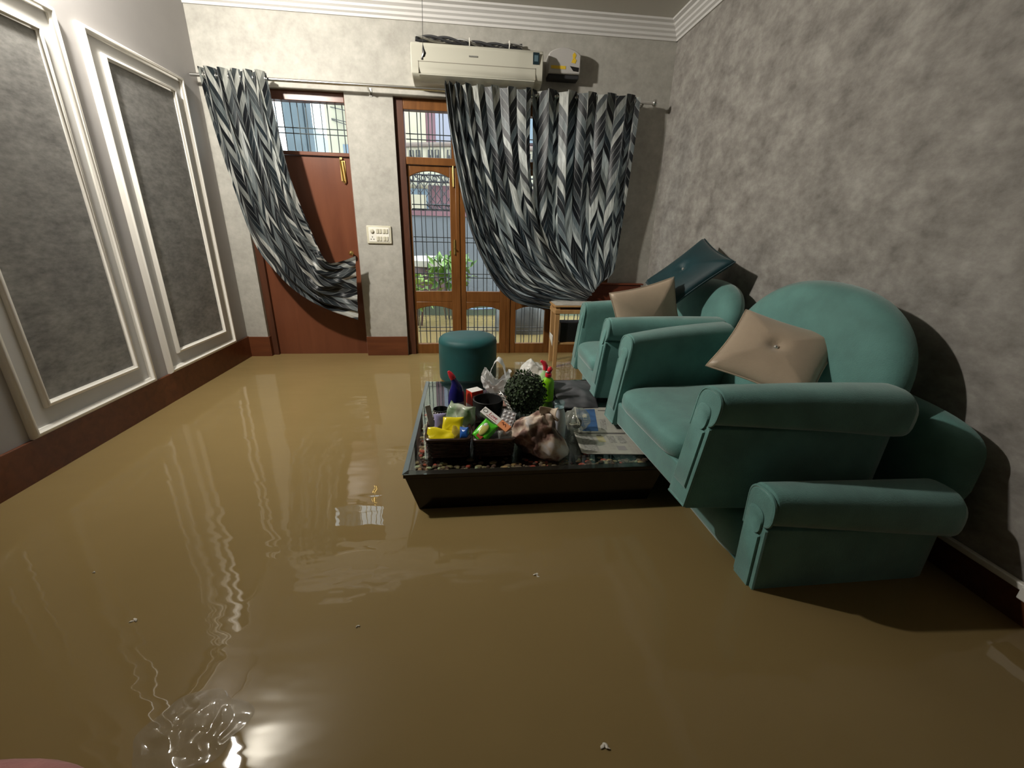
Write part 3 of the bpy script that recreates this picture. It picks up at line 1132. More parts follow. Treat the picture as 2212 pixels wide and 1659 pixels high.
# ================================================================== AIR CONDITIONER, STABILISER, CORD, SWITCHES
ac = thing('air_conditioner', 'white split air conditioner above the curtains', 'air conditioner', (0, 0, 0))
ax0, ax1 = -0.362, 0.598
pf = [(3.88, 2.365), (3.74, 2.378), (3.69, 2.366), (3.672, 2.335), (3.662, 2.27), (3.662, 2.215), (3.672, 2.175), (3.70, 2.160), (3.75, 2.145), (3.80, 2.140), (3.88, 2.138)]
MB().prism(pf, 'x', ax0, ax1).build('casing', 'ac', ac, bevel=0.006, angle=50)
ln_ = MB()
ln_.box(ax0 + 0.05, ax1 - 0.055, 3.6600, 3.664, 2.2435, 2.2475)
ln_.box(ax0 + 0.05, ax0 + 0.054, 3.6600, 3.672, 2.175, 2.2475)
ln_.box(ax1 - 0.059, ax1 - 0.055, 3.6600, 3.672, 2.175, 2.2475)
ln_.build('flap_seam', 'ac_line', ac)
fl = MB()
fl.prism([(3.668, 2.172), (3.70, 2.157), (3.75, 2.143), (3.752, 2.140), (3.70, 2.153), (3.667, 2.167)], 'x', ax0 + 0.055, ax1 - 0.06)
fl.build('air_flap', mat('flap_shadow_plastic', (0.50, 0.49, 0.42), 0.4), ac)
lg = MB()
for k in range(6):
    lg.box(0.052 + k * 0.0105, 0.0605 + k * 0.0105, 3.6605, 3.6665, 2.291, 2.2995)
lg.build('maker_mark', 'logo_grey', ac)
bd = bbox(0.520, 0.566, 3.6575, 3.67, 2.272, 2.345).build('rating_label', mat('label_blue_black', (0.012, 0.028, 0.036), 0.3), ac)
bbox(0.529, 0.557, 3.6570, 3.66, 2.29, 2.328).build('label_mark', mat('label_steel_blue', (0.09, 0.15, 0.18), 0.4), bd)

bn = thing('cable_bundle', 'twisted black and silver pipe bundle lying along the air conditioner top', 'cable', (0, 0, 0))
for k in range(3):
    pts = []
    for i in range(60):
        t = i / 59
        a = t * 2 * PI * 2.2 + k * 2.1
        pts.append((-0.34 + 0.80 * t, 3.845 + 0.011 * math.cos(a), 2.443 + 0.015 * math.sin(a) - 0.012 * t + 0.006 * math.sin(7 * t)))
    MB().tube(pts, 0.0085, 6).build('strand', ['black_soft', 'steel', 'black_soft'][k], bn)
for q in (0.06, 0.36):
    MB().tube([(q, 3.845 + 0.027 * math.cos(a * PI / 6), 2.440 + 0.027 * math.sin(a * PI / 6)) for a in range(12)], 0.004, 6, closed=True).build('tie', 'white', bn)

sb_ = thing('voltage_stabiliser', 'grey voltage stabiliser box right of the air conditioner', 'stabiliser', (0, 0, 0))
Ys = 3.77
sx0, sx1, sz0, sz1 = 0.655, 0.905, 2.262, 2.385
op = [(sx0, sz0), (sx1, sz0 + 0.0), (sx1, sz1)] + [(sx1 - (sx1 - sx0) * i / 16, sz1 + 0.045 * math.sin(PI * i / 16) ** 0.7) for i in range(1, 16)] + [(sx0, sz1)]
MB().prism(op, 'y', Ys, 3.88).build('stabiliser_case', 'stab', sb_, bevel=0.008, angle=50)
bbox(sx0 + 0.005, sx1 - 0.005, Ys + 0.02, 3.88, sz0 - 0.028, sz0).build('stabiliser_base', 'black_soft', sb_, bevel=0.004)
mk = MB()
mk.box(sx0 + 0.02, sx0 + 0.135, Ys - 0.002, Ys + 0.002, sz0 + 0.028, sz0 + 0.048)
mk.prism([(0.83, 2.335), (0.862, 2.33), (0.87, 2.352), (0.858, 2.362), (0.866, 2.385), (0.85, 2.40), (0.838, 2.385), (0.842, 2.362)], 'y', Ys - 0.002, Ys + 0.002)
mk.build('yellow_marks', 'yellow', sb_, smooth=False)
MB().prism([(0.822, 2.312), (0.892, 2.305), (0.89, 2.278), (0.85, 2.281)], 'y', Ys - 0.002, Ys + 0.002).build('black_wedge', 'black', sb_, smooth=False)
bbox(sx1 - 0.001, sx1 + 0.008, Ys + 0.03, Ys + 0.06, 2.335, 2.365).build('side_switch', 'black', sb_, bevel=0.002)

cd = thing('hanging_cord', 'thin hanging cord with a black tip in front of the air conditioner', 'cord', (-0.236, 3.2, ZC))
MB().tube([(0.008, 0, 0), (0.004, 0, -0.25), (-0.002, 0, -0.487)], 0.0015, 6).build('cord', 'black_soft', cd)
MB().tube([(-0.002, 0, -0.478), (-0.001, 0, -0.50), (0.004, 0, -0.52), (-0.002, 0, -0.535), (-0.008, 0, -0.542), (-0.010, 0, -0.555)], [0.002, 0.007, 0.012, 0.011, 0.006, 0.008], 8).build('tip', 'black', cd)

sw = thing('switch_board', 'cream switch board on the pillar between door and window', 'switch', (0, 0, 0))
bbox(-0.818, -0.613, YB - 0.014, YB, 0.988, 1.133).build('plate', 'cream', sw, bevel=0.006)
bbox(-0.800, -0.630, YB - 0.017, YB - 0.013, 1.003, 1.119).build('inner_plate', 'white', sw, bevel=0.002)
for cx in (-0.7165, -0.663):
    for cz in (1.090, 1.030):
        for dx in (-0.012, 0.012):
            bbox(cx + dx - 0.010, cx + dx + 0.010, YB - 0.0225, YB - 0.016, cz - 0.018, cz + 0.018).build('switch', 'cream', sw, bevel=0.002)
MB().lathe([(0.016, 0), (0.015, 0.012), (0.008, 0.014), (0.001, 0.014)], 18).build('dimmer_knob', 'cream', sw, loc=(-0.772, YB - 0.016, 1.090), rot=(PI / 2, 0, 0))
hl = MB()
for dx, dz in ((0, 0.012), (-0.011, -0.006), (0.011, -0.006)):
    hl.lathe([(0.0045, 0), (0.0045, 0.002)], 10, (-0.772 + dx, -(1.030 + dz), 0))
so_ = MB()
for dx, dz in ((0, 0.012), (-0.011, -0.006), (0.011, -0.006)):
    so_.tube([(-0.772 + dx, YB - 0.0180, 1.030 + dz), (-0.772 + dx, YB - 0.016, 1.030 + dz)], 0.0042, 10)
so_.build('socket_holes', 'black', sw)

lq = LAMP_DIR.to_track_quat('Z', 'Y')
lb = thing('wall_lamp', 'round flood lamp high on the left wall turned to the window wall', 'lamp', LAMP)
MB().tube([(XL - LAMP.x, -0.05, 0.03), (XL - LAMP.x + 0.02, -0.05, 0.03), (-0.10, -0.06, 0.02), tuple(-LAMP_DIR * 0.05)], [0.05, 0.04, 0.015, 0.015], 14).build('bracket', 'white', lb)
MB().lathe([(0.03, -0.06), (0.06, -0.045), (0.078, 0.0), (0.078, 0.02), (0.07, 0.02), (0.068, 0.005), (0.001, 0.004)], 28).build('lamp_head', 'white', lb, rot=lq.to_euler())
MB().lathe([(0.066, 0.006), (0.066, 0.010), (0.001, 0.0105)], 28).build('lit_lens', mat_emit('lit_lens', (1.0, 0.96, 0.88), 12), lb, rot=lq.to_euler())


# ================================================================== ARMCHAIRS AND SOFA
def arm_ring(x, s, y_out, z_top, bulge, z_roll, th, sc=1.0, rk=0.05):
    """closed cross-section of an arm at depth x; s = -1 near side, +1 far side; y_out is the outer face"""
    yo, yi = y_out, y_out - s * th
    zr = z_roll
    pts = [(yi, 0.004), (yo, 0.004), (yo, zr * 0.5), (yo, zr - 0.006)]
    rr = (z_top - zr) / 2
    yr = yo + s * bulge
    cyr, a_ = (yr + yi) / 2, abs(yr - yi) / 2
    n = 20
    for i in range(n + 1):
        a = -0.42 * PI + 1.42 * PI * i / n
        c_, q_ = math.cos(a), math.sin(a)
        e = 0.72
        pts.append((cyr + s * a_ * math.copysign(abs(c_) ** e, c_), zr + rr + rr * math.copysign(abs(q_) ** e, q_)))
    pts.append((yi, zr * 0.9))
    pts.append((yi, zr * 0.5))
    cy, cz = (yo + yi) / 2, z_top * 0.55
    rake = rk * max(0.0, 1 - x / 0.25)
    return [(x + rake * (cz + (z - cz) * sc) / z_top, cy + (y - cy) * sc, cz + (z - cz) * sc) for y, z in pts]


def armchair(name, label, cat, loc, yaw, W, D, armH0, armH1, seat_top, backW, backH, back_x, lean, splay, roll0, nseat=1, feet=0.018, th=0.105, back_T=0.085, arch=2.6, side_z=0.62, group=None, front_in=0.0, back_y=0.0, rk=0.05, roll=0.0):
    t = thing(name, label, cat, loc, (roll, 0, yaw), group)
    hw = W / 2
    for s in (-1, 1):
        rings = []
        N = 22
        for i in range(N + 1):
            q = i / N
            x = D * q
            e = math.sin(q * PI / 2)
            yo = s * (hw + splay * q)
            zt = armH0 + (armH1 - armH0) * e
            bg_ = 0.016 + 0.045 * q
            zr = zt - (0.125 + 0.045 * q)
            sc = 1.0
            rings.append(arm_ring(x, s, yo, zt, bg_, zr, th, sc, rk))
        r0 = arm_ring(-0.014, s, s * hw, armH0, 0.016, armH0 - 0.125, th, 0.93, rk)
        rE = arm_ring(D + 0.035, s, s * (hw + splay), armH1, 0.061, armH1 - 0.17, th, 0.88, rk)
        rF = arm_ring(D + 0.055, s, s * (hw + splay), armH1, 0.061, armH1 - 0.17, th, 0.62, rk)
        a = MB().loft([r0] + rings + [rE, rF]).build('arm', 'teal', t, angle=70, bevel=0.006)
        # piping round the front panel
        path = arm_ring(-0.010, s, s * hw, armH0, 0.016, armH0 - 0.125, th, 0.96, rk)
        MB().tube(path[:-1], 0.0055, 6).build('piping', 'teal', a)
        fp = arm_ring(-0.016, s, s * hw, armH0, 0.0, armH0 - 0.12, th, 0.70, rk)
        fp2 = [(p[0] - 0.006, p[1], p[2]) for p in arm_ring(-0.016, s, s * hw, armH0, 0.0, armH0 - 0.12, th, 0.66, rk)]
        MB().loft([fp, fp2]).build('arm_front_panel', 'teal', a, angle=60)
    # base and seat
    iw = hw - th
    bm_ = MB()
    bm_.hexa([(0.012 + front_in, -iw - 0.01, 0.01), (D - 0.02, -iw - splay * .9, 0.01), (D - 0.02, iw + splay * .9, 0.01), (0.012 + front_in, iw + 0.01, 0.01)],
             [(0.006, -iw - 0.01, seat_top * 0.55), (D - 0.02, -iw - splay * .9, seat_top * 0.55), (D - 0.02, iw + splay * .9, seat_top * 0.55), (0.006, iw + 0.01, seat_top * 0.55)])
    bm_.build('base', 'teal', t, bevel=0.01)
    sl = (2 * iw - 0.006) / nseat
    for k in range(nseat):
        cy = -iw + 0.003 + sl * (k + 0.5)
        zc, hz = seat_top * 0.70, seat_top * 0.30
        MB().sup((0.355, cy, zc), (0.368, sl / 2 + 0.006, max(hz, 0.07)), 0.55, 0.26, 64, 20).build('seat_cushion', 'teal', t, angle=180)
    # arched back
    hb = backW / 2
    ol = []
    n = 40
    z0, zs = 0.06, side_z * backH
    for i in range(n + 1):
        a = PI * i / n
        c_, s_ = math.cos(a), math.sin(a)
        ol.append((hb * math.copysign(abs(c_) ** (2 / arch), c_), zs + (backH - zs) * abs(s_) ** (2 / arch)))
    for i in range(1, 8):
        ol.append((-hb * (1 - 0.10 * i / 7), zs + (z0 - zs) * i / 7))
    for i in range(0, 8):
        ol.append((hb * (0.90 + 0.10 * i / 7), z0 + (zs - z0) * i / 7))
    MB().pillow(ol, back_T, lambda a, b, tt: (back_x - tt + (b - 0.3) * math.tan(lean), a + back_y, b), 12, 3.2, 2.2).build('backrest', 'teal', t, weld=0.0005, angle=180)
    for fx in (0.05, D - 0.08):
        for fy in (-hw + 0.06, hw - 0.06):
            MB().lathe([(0.016, -feet), (0.018, -feet + 0.004), (0.014, 0.03)], 14, (fx, fy, 0)).build('foot', 'steel', t)
    return t


def seat_at(near_corner, W, yaw):
    """front middle of a seat whose near front corner is given"""
    n = Vector(near_corner)
    d = Vector((-math.sin(yaw), math.cos(yaw)))
    return n + d * (W / 2)


yawA = math.radians(4.0)
pA = seat_at((0.778, 1.19), 0.75, yawA)
chairA = armchair('armchair', 'sea green velvet armchair with one tan cushion, stacked on the sofa nearest the camera', 'armchair', (pA.x, pA.y, 0.195), yawA,
                  0.75, 0.63, 0.452, 0.478, 0.232, 0.89, 0.745, 0.70, math.radians(13), 0.085, 0.13, arch=2.25, side_z=0.52, back_y=0.03, roll=math.radians(2.2))
yawB = math.radians(-2.0)
pB = seat_at((0.757, 2.225), 0.66, yawB)
chairB = armchair('armchair', 'sea green velvet armchair with two cushions, stacked near the window', 'armchair', (pB.x, pB.y, 0.195), yawB,
                  0.66, 0.66, 0.470, 0.49, 0.232, 0.70, 0.665, 0.72, math.radians(13), 0.03, 0.13)
sofa = armchair('sofa', 'long sea green velvet sofa standing half under water beneath the stacked armchairs', 'sofa', (0.957, 2.06, -0.205), 0.0,
                2.14, 0.585, 0.575, 0.57, 0.382, 2.14, 0.79, 0.65, math.radians(3), 0.0, 0.15, nseat=3, rk=-0.015, feet=0.045, th=0.105, back_T=0.07, arch=5.5, side_z=0.70)


# ------------------------------------------------------------------ cushions
def cushion(name, label, origin, ex, ey, size, T, mt, stone=True, tuft=0.42):
    """square cushion: centre, in-plane axes, edge length"""
    o = Vector(origin)
    ex = Vector(ex).normalized()
    ey = Vector(ey)
    ey = (ey - ex * ey.dot(ex)).normalized()
    ez = ex.cross(ey)
    h = size / 2
    ol = []
    n = 14
    cs = [(-h, -h), (h, -h), (h, h), (-h, h)]
    for k in range(4):
        a, b = cs[k], cs[(k + 1) % 4]
        for i in range(n):
            t = i / n
            pin = 1 - 0.07 * math.sin(PI * t)
            x, y = a[0] + (b[0] - a[0]) * t, a[1] + (b[1] - a[1]) * t
            if k % 2 == 0:
                y *= pin
            else:
                x *= pin
            ol.append((x, y))

    def place(a, b, t):
        r = math.hypot(a, b) / h
        tt = t * (1 - tuft * math.exp(-(r / 0.16) ** 2))
        return o + ex * a + ey * b + ez * tt
    tg = thing(name, label, 'cushion')
    MB().pillow(ol, T, place, 14, 2.0, 1.7).build('cover', mt, tg, weld=0.0005, angle=180)
    MB().tube([place(a, b, 0) for a, b in ol], 0.0035, 6, closed=True).build('seam', mt, tg)
    if stone:
        MB().sup(place(0, 0, T) + ez * 0.001, (0.011, 0.011, 0.011), 1, 1, 8, 5).build('button', mat('crystal_button', (0.85, 0.85, 0.85), 0.08, metal=0.9), tg, smooth=False)
    return tg


cushion('cushion', 'tan satin cushion leaning in the armchair nearest the camera', (1.267, 1.549, 0.66), (0.219, -0.237, -0.061), (0.272, 0.203, 0.213), 0.385, 0.055, 'tan')
cushion('cushion', 'deep teal satin cushion standing on its corner behind a tan one', (1.398, 2.608, 0.887), (-0.035, -0.405, -0.112), (0.263, -0.087, 0.247), 0.45, 0.06, 'teal_cushion')
cushion('cushion', 'tan satin cushion leaning on the deep teal cushion', (1.10, 2.43, 0.635), (0.39, 0.0, 0.10), (-0.08, 0.14, 1.0), 0.40, 0.065, 'tan', stone=False, tuft=0.0)

# ================================================================== STOOL, SIDE TABLE, BOARD
stl = thing('round_stool', 'round deep teal velvet stool behind the coffee table', 'stool', (0.016, 3.075, -0.25))
MB().lathe([(0.200, 0.305), (0.213, 0.31), (0.216, 0.34), (0.216, 0.52), (0.2155, 0.575), (0.2175, 0.582), (0.215, 0.592), (0.212, 0.606), (0.195, 0.622), (0.15, 0.632), (0.08, 0.636), (0.002, 0.637)], 48).build('upholstery', 'teal_dark', stl, angle=60)
MB().lathe([(0.19, 0.0), (0.205, 0.002), (0.205, 0.308), (0.19, 0.309)], 48).build('base_band', 'gold', stl)

MT['light_wood'] = mat_wood('light_wood', (0.42, 0.23, 0.09), (0.55, 0.33, 0.14), 'z', 0.45)
stb = thing('side_table', 'small light wood side table with a papered top by the window', 'table', (0, 0, -0.25))
for lx, ly in ((0.775, 3.475), (0.775, 3.655), (1.10, 3.475), (1.10, 3.655)):
    l = 0.02
    MB().hexa([(lx - .014, ly - .014, 0), (lx + .014, ly - .014, 0), (lx + .014, ly + .014, 0), (lx - .014, ly + .014, 0)],
              [(lx - l, ly - l, 0.775), (lx + l, ly - l, 0.775), (lx + l, ly + l, 0.775), (lx - l, ly + l, 0.775)]).build('leg', 'light_wood', stb, bevel=0.003)
bbox(0.75, 1.125, 3.45, 3.68, 0.72, 0.755).build('apron', 'light_wood', stb, bevel=0.003)
bbox(0.745, 1.13, 3.445, 3.685, 0.776, 0.79).build('table_top', 'light_wood', stb, bevel=0.003)
tag(bbox(0.755, 1.12, 3.455, 3.675, 0.5405, 0.545).build('paper_sheet', mat('grey_paper', (0.5, 0.48, 0.43), 0.7, var=0.2, scale=25)), 'grey printed paper lying on the small side table', 'paper')
bbox(0.79, 1.09, 3.47, 3.66, 0.45, 0.465).build('shelf', 'light_wood', stb, bevel=0.002)
tag(bbox(0.815, 1.07, 3.50, 3.64, 0.2155, 0.385).build('black_box', 'black', bevel=0.006), 'black box on the shelf of the side table', 'box')
ps = MB()
ps.grid(6, 6, lambda u, v: (0.752, 3.50 + 0.14 * u, 0.525 - (0.10 - 0.055 * u) * v))
ps.build('hanging_paper', mat('pale_hanging_paper', (0.62, 0.60, 0.53), 0.7), stb, solid=0.002)

wbd = thing('wooden_board', 'dark red wooden board leaning on the back wall behind the armchair', 'board', (0, 0, -0.25))
bbox(1.075, 1.62, 3.805, 3.845, 0, 0.925).build('panel', mat_wood('dark_red_wood', (0.10, 0.022, 0.010), (0.14, 0.034, 0.014), 'x', 0.35), wbd, bevel=0.004)
bbox(1.055, 1.64, 3.795, 3.855, 0.925, 0.94).build('top_rail', mat_wood('dark_red_rail', (0.13, 0.03, 0.012), (0.18, 0.045, 0.018), 'x', 0.35), wbd, bevel=0.004)

# ================================================================== COFFEE TABLE
TZ = 0.185
ct = thing('coffee_table', 'low black lacquered coffee table with a glass top, standing in the water', 'table', (0, 0, 0))
tx0, tx1, ty0, ty1 = -0.258, 0.85, 1.495, 2.615
MB().hexa([(tx0 + .13, ty0 + .03, -0.25), (tx1 - .13, ty0 + .03, -0.25), (tx1 - .13, ty1 - .03, -0.25), (tx0 + .13, ty1 - .03, -0.25)],
          [(tx0 + .006, ty0 + .004, 0.158), (tx1 - .006, ty0 + .004, 0.158), (tx1 - .006, ty1 - .004, 0.158), (tx0 + .006, ty1 - .004, 0.158)]).build('body', 'black_gloss', ct, bevel=0.004)
rm = MB()
for (a, b, c_, d) in ((tx0, tx1, ty0, ty0 + .030), (tx0, tx1, ty1 - .030, ty1), (tx0, tx0 + .030, ty0 + .030, ty1 - .030), (tx1 - .030, tx1, ty0 + .030, ty1 - .030)):
    rm.box(a, b, c_, d, 0.158, 0.177)
rm.build('rim', 'black_gloss', ct, bevel=0.002)
gl_ = MB()
b0, b1, bw_ = (tx0 - .003, tx1 + .003, ty0 - .003, ty1 + .003), 0.1771, 0.022
gl_.hexa([(b0[0], b0[2], b1), (b0[1], b0[2], b1), (b0[1], b0[3], b1), (b0[0], b0[3], b1)],
         [(b0[0] + bw_, b0[2] + bw_, TZ), (b0[1] - bw_, b0[2] + bw_, TZ), (b0[1] - bw_, b0[3] - bw_, TZ), (b0[0] + bw_, b0[3] - bw_, TZ)])
gt_ = gl_.build('glass_top', 'tableglass', ct, smooth=False)
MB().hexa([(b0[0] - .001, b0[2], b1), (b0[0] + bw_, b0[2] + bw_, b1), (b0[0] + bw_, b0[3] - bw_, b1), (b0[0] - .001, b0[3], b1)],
          [(b0[0] + .002, b0[2] + .006, b1 + .003), (b0[0] + bw_, b0[2] + bw_, TZ + .0012), (b0[0] + bw_, b0[3] - bw_, TZ + .0012), (b0[0] + .002, b0[3] - .006, b1 + .003)]).build('edge_sheen', mat('painted_edge_sheen', (0.16, 0.20, 0.21), 0.12), gt_, smooth=False)  # bright reflection along the left bevel put into this strip's colour
# coloured stones and dried petals kept under the glass
rnd = random.Random(11)
pb_cols = [(0.75, 0.12, 0.08), (0.50, 0.34, 0.18), (0.72, 0.66, 0.42), (0.36, 0.22, 0.15), (0.20, 0.10, 0.08), (0.8, 0.42, 0.2)]
peb = [MB() for _ in pb_cols]
for i in range(330):
    if i < 210:
        px, py = rnd.uniform(tx0 + .06, tx1 - .06), ty0 + 0.042 + abs(rnd.gauss(0, 0.035))
    else:
        px, py = tx0 + .042 + abs(rnd.gauss(0, 0.03)), rnd.uniform(ty0 + .06, ty0 + 0.65)
    r = rnd.uniform(0.004, 0.011)
    peb[rnd.choices(range(6), (2, 3, 2, 6, 8, 1))[0]].sup((px, py, 0.159 + r * .5), (r * rnd.uniform(.8, 1.8), r, r * .6), 1, 1, 7, 4)
for b_, c_ in zip(peb, pb_cols):
    o = b_.build('pebbles', mat('pebble', c_, 0.3), ct)
    o['kind'] = 'stuff'


# ------------------------------------------------------------------ small things on the table
def rect_pillow(mb, w_, h_, T, place, n=8):
    ol = []
    cs = [(-w_ / 2, -h_ / 2), (w_ / 2, -h_ / 2), (w_ / 2, h_ / 2), (-w_ / 2, h_ / 2)]
    for k in range(4):
        a, b = cs[k], cs[(k + 1) % 4]
        for i in range(n):
            ol.append((a[0] + (b[0] - a[0]) * i / n, a[1] + (b[1] - a[1]) * i / n))
    return mb.pillow(ol, T, place, 8, 2.2, 1.8)


def crumple(p, a, s, seed=0.0):
    q = Vector(p) * s + Vector((seed, seed * 1.7, -seed))
    return Vector(p) + Vector((mnoise.noise(q), mnoise.noise(q + Vector((31, 7, 3))), mnoise.noise(q + Vector((5, 17, 53))))) * a


def packet(name, label, cat, c, rot, w_, h_, T, mt, cr=0.006, seed=1.0):
    mb = MB()
    rect_pillow(mb, w_, h_, T, lambda a, b, t: crumple((a, b, t), cr, 22, seed), 10)
    o = mb.build(name, mt, weld=0.0003, loc=c, rot=rot, angle=60)
    return tag(o, label, cat)


# baskets of woven dark cane
def basket(label, x0, x1, y0, y1, h_, seed):
    t = thing('basket', label, 'basket', (0, 0, TZ))
    cx, cy = (x0 + x1) / 2, (y0 + y1) / 2
    hx, hy = (x1 - x0) / 2, (y1 - y0) / 2
    rows = 9

    def ring(z, k, wv=0.0, ph=0):
        pts = []
        n = 64
        for i in range(n):
            a = 2 * PI * i / n
            c_, s_ = math.cos(a), math.sin(a)
            e = 0.22
            x = math.copysign(abs(c_) ** e, c_) * hx * k
            y = math.copysign(abs(s_) ** e, s_) * hy * k
            r = 1 + wv * math.sin(i * PI / 2 * 1.0 + ph)
            pts.append((cx + x * r, cy + y * r, z))
        return pts
    wv = MB()
    for r in range(rows):
        z = 0.006 + (h_ - 0.012) * r / (rows - 1)
        wv.tube(ring(z, 0.93 + 0.07 * r / rows, 0.016, PI * (r % 2)), 0.0062, 5, closed=True)
    wv.build('weave', 'cane', t)
    MB().tube(ring(h_, 1.01), 0.008, 6, closed=True).build('basket_rim', 'cane', t)
    inner = MB()
    inner.loft([ring(0.002, 0.2), ring(0.002, 0.88), ring(h_ * 0.9, 0.94)], caps=True)
    o = inner.build('lining', 'black_soft', t)
    return t


MT['cane'] = mat('dark_cane', (0.035, 0.016, 0.011), 0.3, var=0.5, scale=40)
basket('dark woven basket at left on the table, filled with yellow packets', -0.172, 0.012, 1.600, 1.82, 0.088, 1)
basket('dark woven basket holding a green packet and a long carton', 0.030, 0.203, 1.600, 1.78, 0.080, 2)

MT['p_yellow'] = mat('yellow_film', (0.80, 0.66, 0.01), 0.22, var=0.12, scale=15)
MT['p_green'] = mat('green_film', (0.10, 0.62, 0.03), 0.18, var=0.25, scale=10)
MT['p_blue'] = mat('blue_film', (0.02, 0.12, 0.48), 0.22, var=0.25, scale=18)
MT['p_lav'] = mat('lavender_film', (0.36, 0.33, 0.55), 0.3, var=0.15, scale=15)
MT['p_clear'] = mat_glass('clear_wrap', (0.9, 0.92, 0.9), 0.12, 1.5, 0.25, (0.7, 0.72, 0.68))
MT['p_greenwhite'] = mat('green_white_film', (0.16, 0.28, 0.13), 0.25, scale=24, c2=(0.55, 0.58, 0.48))
MT['p_olive'] = mat('olive_paper', (0.26, 0.22, 0.10), 0.5, scale=30, c2=(0.5, 0.44, 0.22))
MT['white_card'] = mat('white_card', (0.80, 0.78, 0.74), 0.45)
MT['red'] = mat('red_print', (0.72, 0.045, 0.02), 0.35)
MT['red_cap'] = mat('red_cap', (0.70, 0.03, 0.05), 0.3)
MT['orange'] = mat('orange_print', (0.80, 0.30, 0.12), 0.45)
MT['navy'] = mat('navy_plastic', (0.012, 0.014, 0.16), 0.22)
MT['lime'] = mat('lime_plastic', (0.24, 0.60, 0.01), 0.25)

bz = TZ
packet('yellow_packet', 'yellow shiny packet on top of the left basket', 'packet', (-0.062, 1.685, bz + 0.118), (0.75, 0.10, -0.05), 0.085, 0.07, 0.014, 'p_yellow', 0.008, 1)
packet('yellow_sachet', 'flat yellow edged packet along the front rim of the left basket', 'packet', (-0.112, 1.645, bz + 0.092), (0.55, 0.05, -0.06), 0.115, 0.06, 0.009, 'p_yellow', 0.008, 4)
packet('olive_packet', 'dull olive paper packet lying under the yellow packets', 'packet', (-0.095, 1.675, bz + 0.072), (0.45, 0.0, 0), 0.145, 0.085, 0.012, 'p_olive', 0.012, 6)
packet('snack_bag', 'green and white plastic bag puffed up at the back of the left basket', 'bag', (-0.035, 1.772, bz + 0.115), (0.95, 0.15, -0.3), 0.135, 0.12, 0.036, 'p_greenwhite', 0.020, 8)
packet('lavender_packet', 'lavender packet behind the yellow one in the left basket', 'packet', (-0.115, 1.715, bz + 0.118), (0.9, 0.2, 0.45), 0.065, 0.075, 0.010, 'p_lav', 0.008, 10)
packet('blue_packet', 'small shiny blue packet at the right end of the left basket', 'packet', (-0.012, 1.645, bz + 0.096), (0.9, -0.2, -0.3), 0.042, 0.052, 0.012, 'p_blue', 0.008, 12)
packet('mustard_packet', 'crumpled mustard packet beside the small blue packet', 'packet', (-0.040, 1.652, bz + 0.092), (0.8, 0.35, 0.3), 0.05, 0.06, 0.010, mat('mustard_film', (0.55, 0.42, 0.05), 0.3, var=0.3, scale=25), 0.010, 14)
ps = bbox(-0.012, 0.012, -0.003, 0.003, -0.045, 0.055).build('paper_strip', mat('strip_paper', (0.55, 0.53, 0.47), 0.6, var=0.15, scale=30), loc=(-0.164, 1.755, bz + 0.125), rot=(-0.25, -0.12, 0.3))
tag(ps, 'narrow pale paper strip standing at the left back of the left basket', 'paper')
cp = thing('patterned_cup', 'black cup with white dots at the back left of the left basket', 'cup', (-0.118, 1.80, bz + 0.002))
MB().lathe([(0.026, 0.03), (0.032, 0.035), (0.036, 0.145), (0.033, 0.145), (0.028, 0.05), (0.001, 0.05)], 22).build('cup_body', 'black', cp)
dd = MB()
for k in range(22):
    a = -PI / 2 + (k % 7 - 3) * 0.33 + (0.16 if (k // 7) % 2 else 0)
    z = 0.135 - (k // 7) * 0.018
    r = 0.0352 - (0.14 - z) * 0.03
    dd.sup((r * math.cos(a), r * math.sin(a), z), (0.0045, 0.0045, 0.0045), 1, 1, 8, 5)
dd.build('white_dots', 'white_card', cp)

gp = packet('green_packet', 'bright green packet with a yellow picture, tilted in the right basket', 'packet', (0.078, 1.655, bz + 0.098), (0.62, 0.42, -0.60), 0.072, 0.105, 0.016, 'p_green', 0.004, 2)
q = MB()
q.sup((-0.004, -0.002, 0.0175), (0.016, 0.030, 0.003), 1, 1, 20, 6)
q.build('yellow_picture', mat('picture_yellow', (0.62, 0.60, 0.16), 0.3), gp)
q = MB()
q.prism([(-0.014, -0.042), (0.012, -0.046), (0.016, -0.028), (0.0, -0.034), (-0.012, -0.028)], 'z', 0.0095, 0.0165)
q.build('red_flash', mat('flash_red', (0.45, 0.06, 0.03), 0.4), gp, smooth=False)
q = MB()
q.sup((-0.010, 0.020, 0.0172), (0.009, 0.011, 0.003), 1, 1, 14, 6)
q.build('pale_cap_picture', 'white_card', gp)

ca = thing('long_carton', 'white and orange carton with red lettering leaning across the right basket', 'box', (0.128, 1.700, bz + 0.125), (0.50, 0.38, -0.72))
bbox(-0.078, 0.025, -0.018, 0.018, -0.018, 0.018).build('carton_body', 'white_card', ca, bevel=0.0012)
bbox(0.0251, 0.078, -0.018, 0.018, -0.018, 0.018).build('orange_end', 'orange', ca, bevel=0.0012)
text_mesh('lettering', 'Love', 0.024, mat('letter_red', (0.45, 0.03, 0.06), 0.5), ca, (-0.016, 0.003, 0.0183), (0, 0, 0), shear=0.15)
bbox(-0.045, 0.015, -0.0125, -0.0095, 0.0180, 0.0186).build('red_rule', mat('rule_red', (0.5, 0.10, 0.10), 0.5), ca)
MB().tube([(-0.062 + 0.011 * math.cos(a * PI / 9), 0.002 + 0.008 * math.sin(a * PI / 9), 0.0183) for a in range(18)], 0.0016, 5, closed=True).build('oval_mark', 'logo_grey', ca)
MB().tube([(0.034, 0.004, 0.0183), (0.040, 0.010, 0.0183), (0.045, 0.0, 0.0183), (0.052, 0.009, 0.0183), (0.060, -0.002, 0.0183)], 0.0018, 5).build('dark_squiggle', mat('squiggle_brown', (0.25, 0.05, 0.02), 0.5), ca)
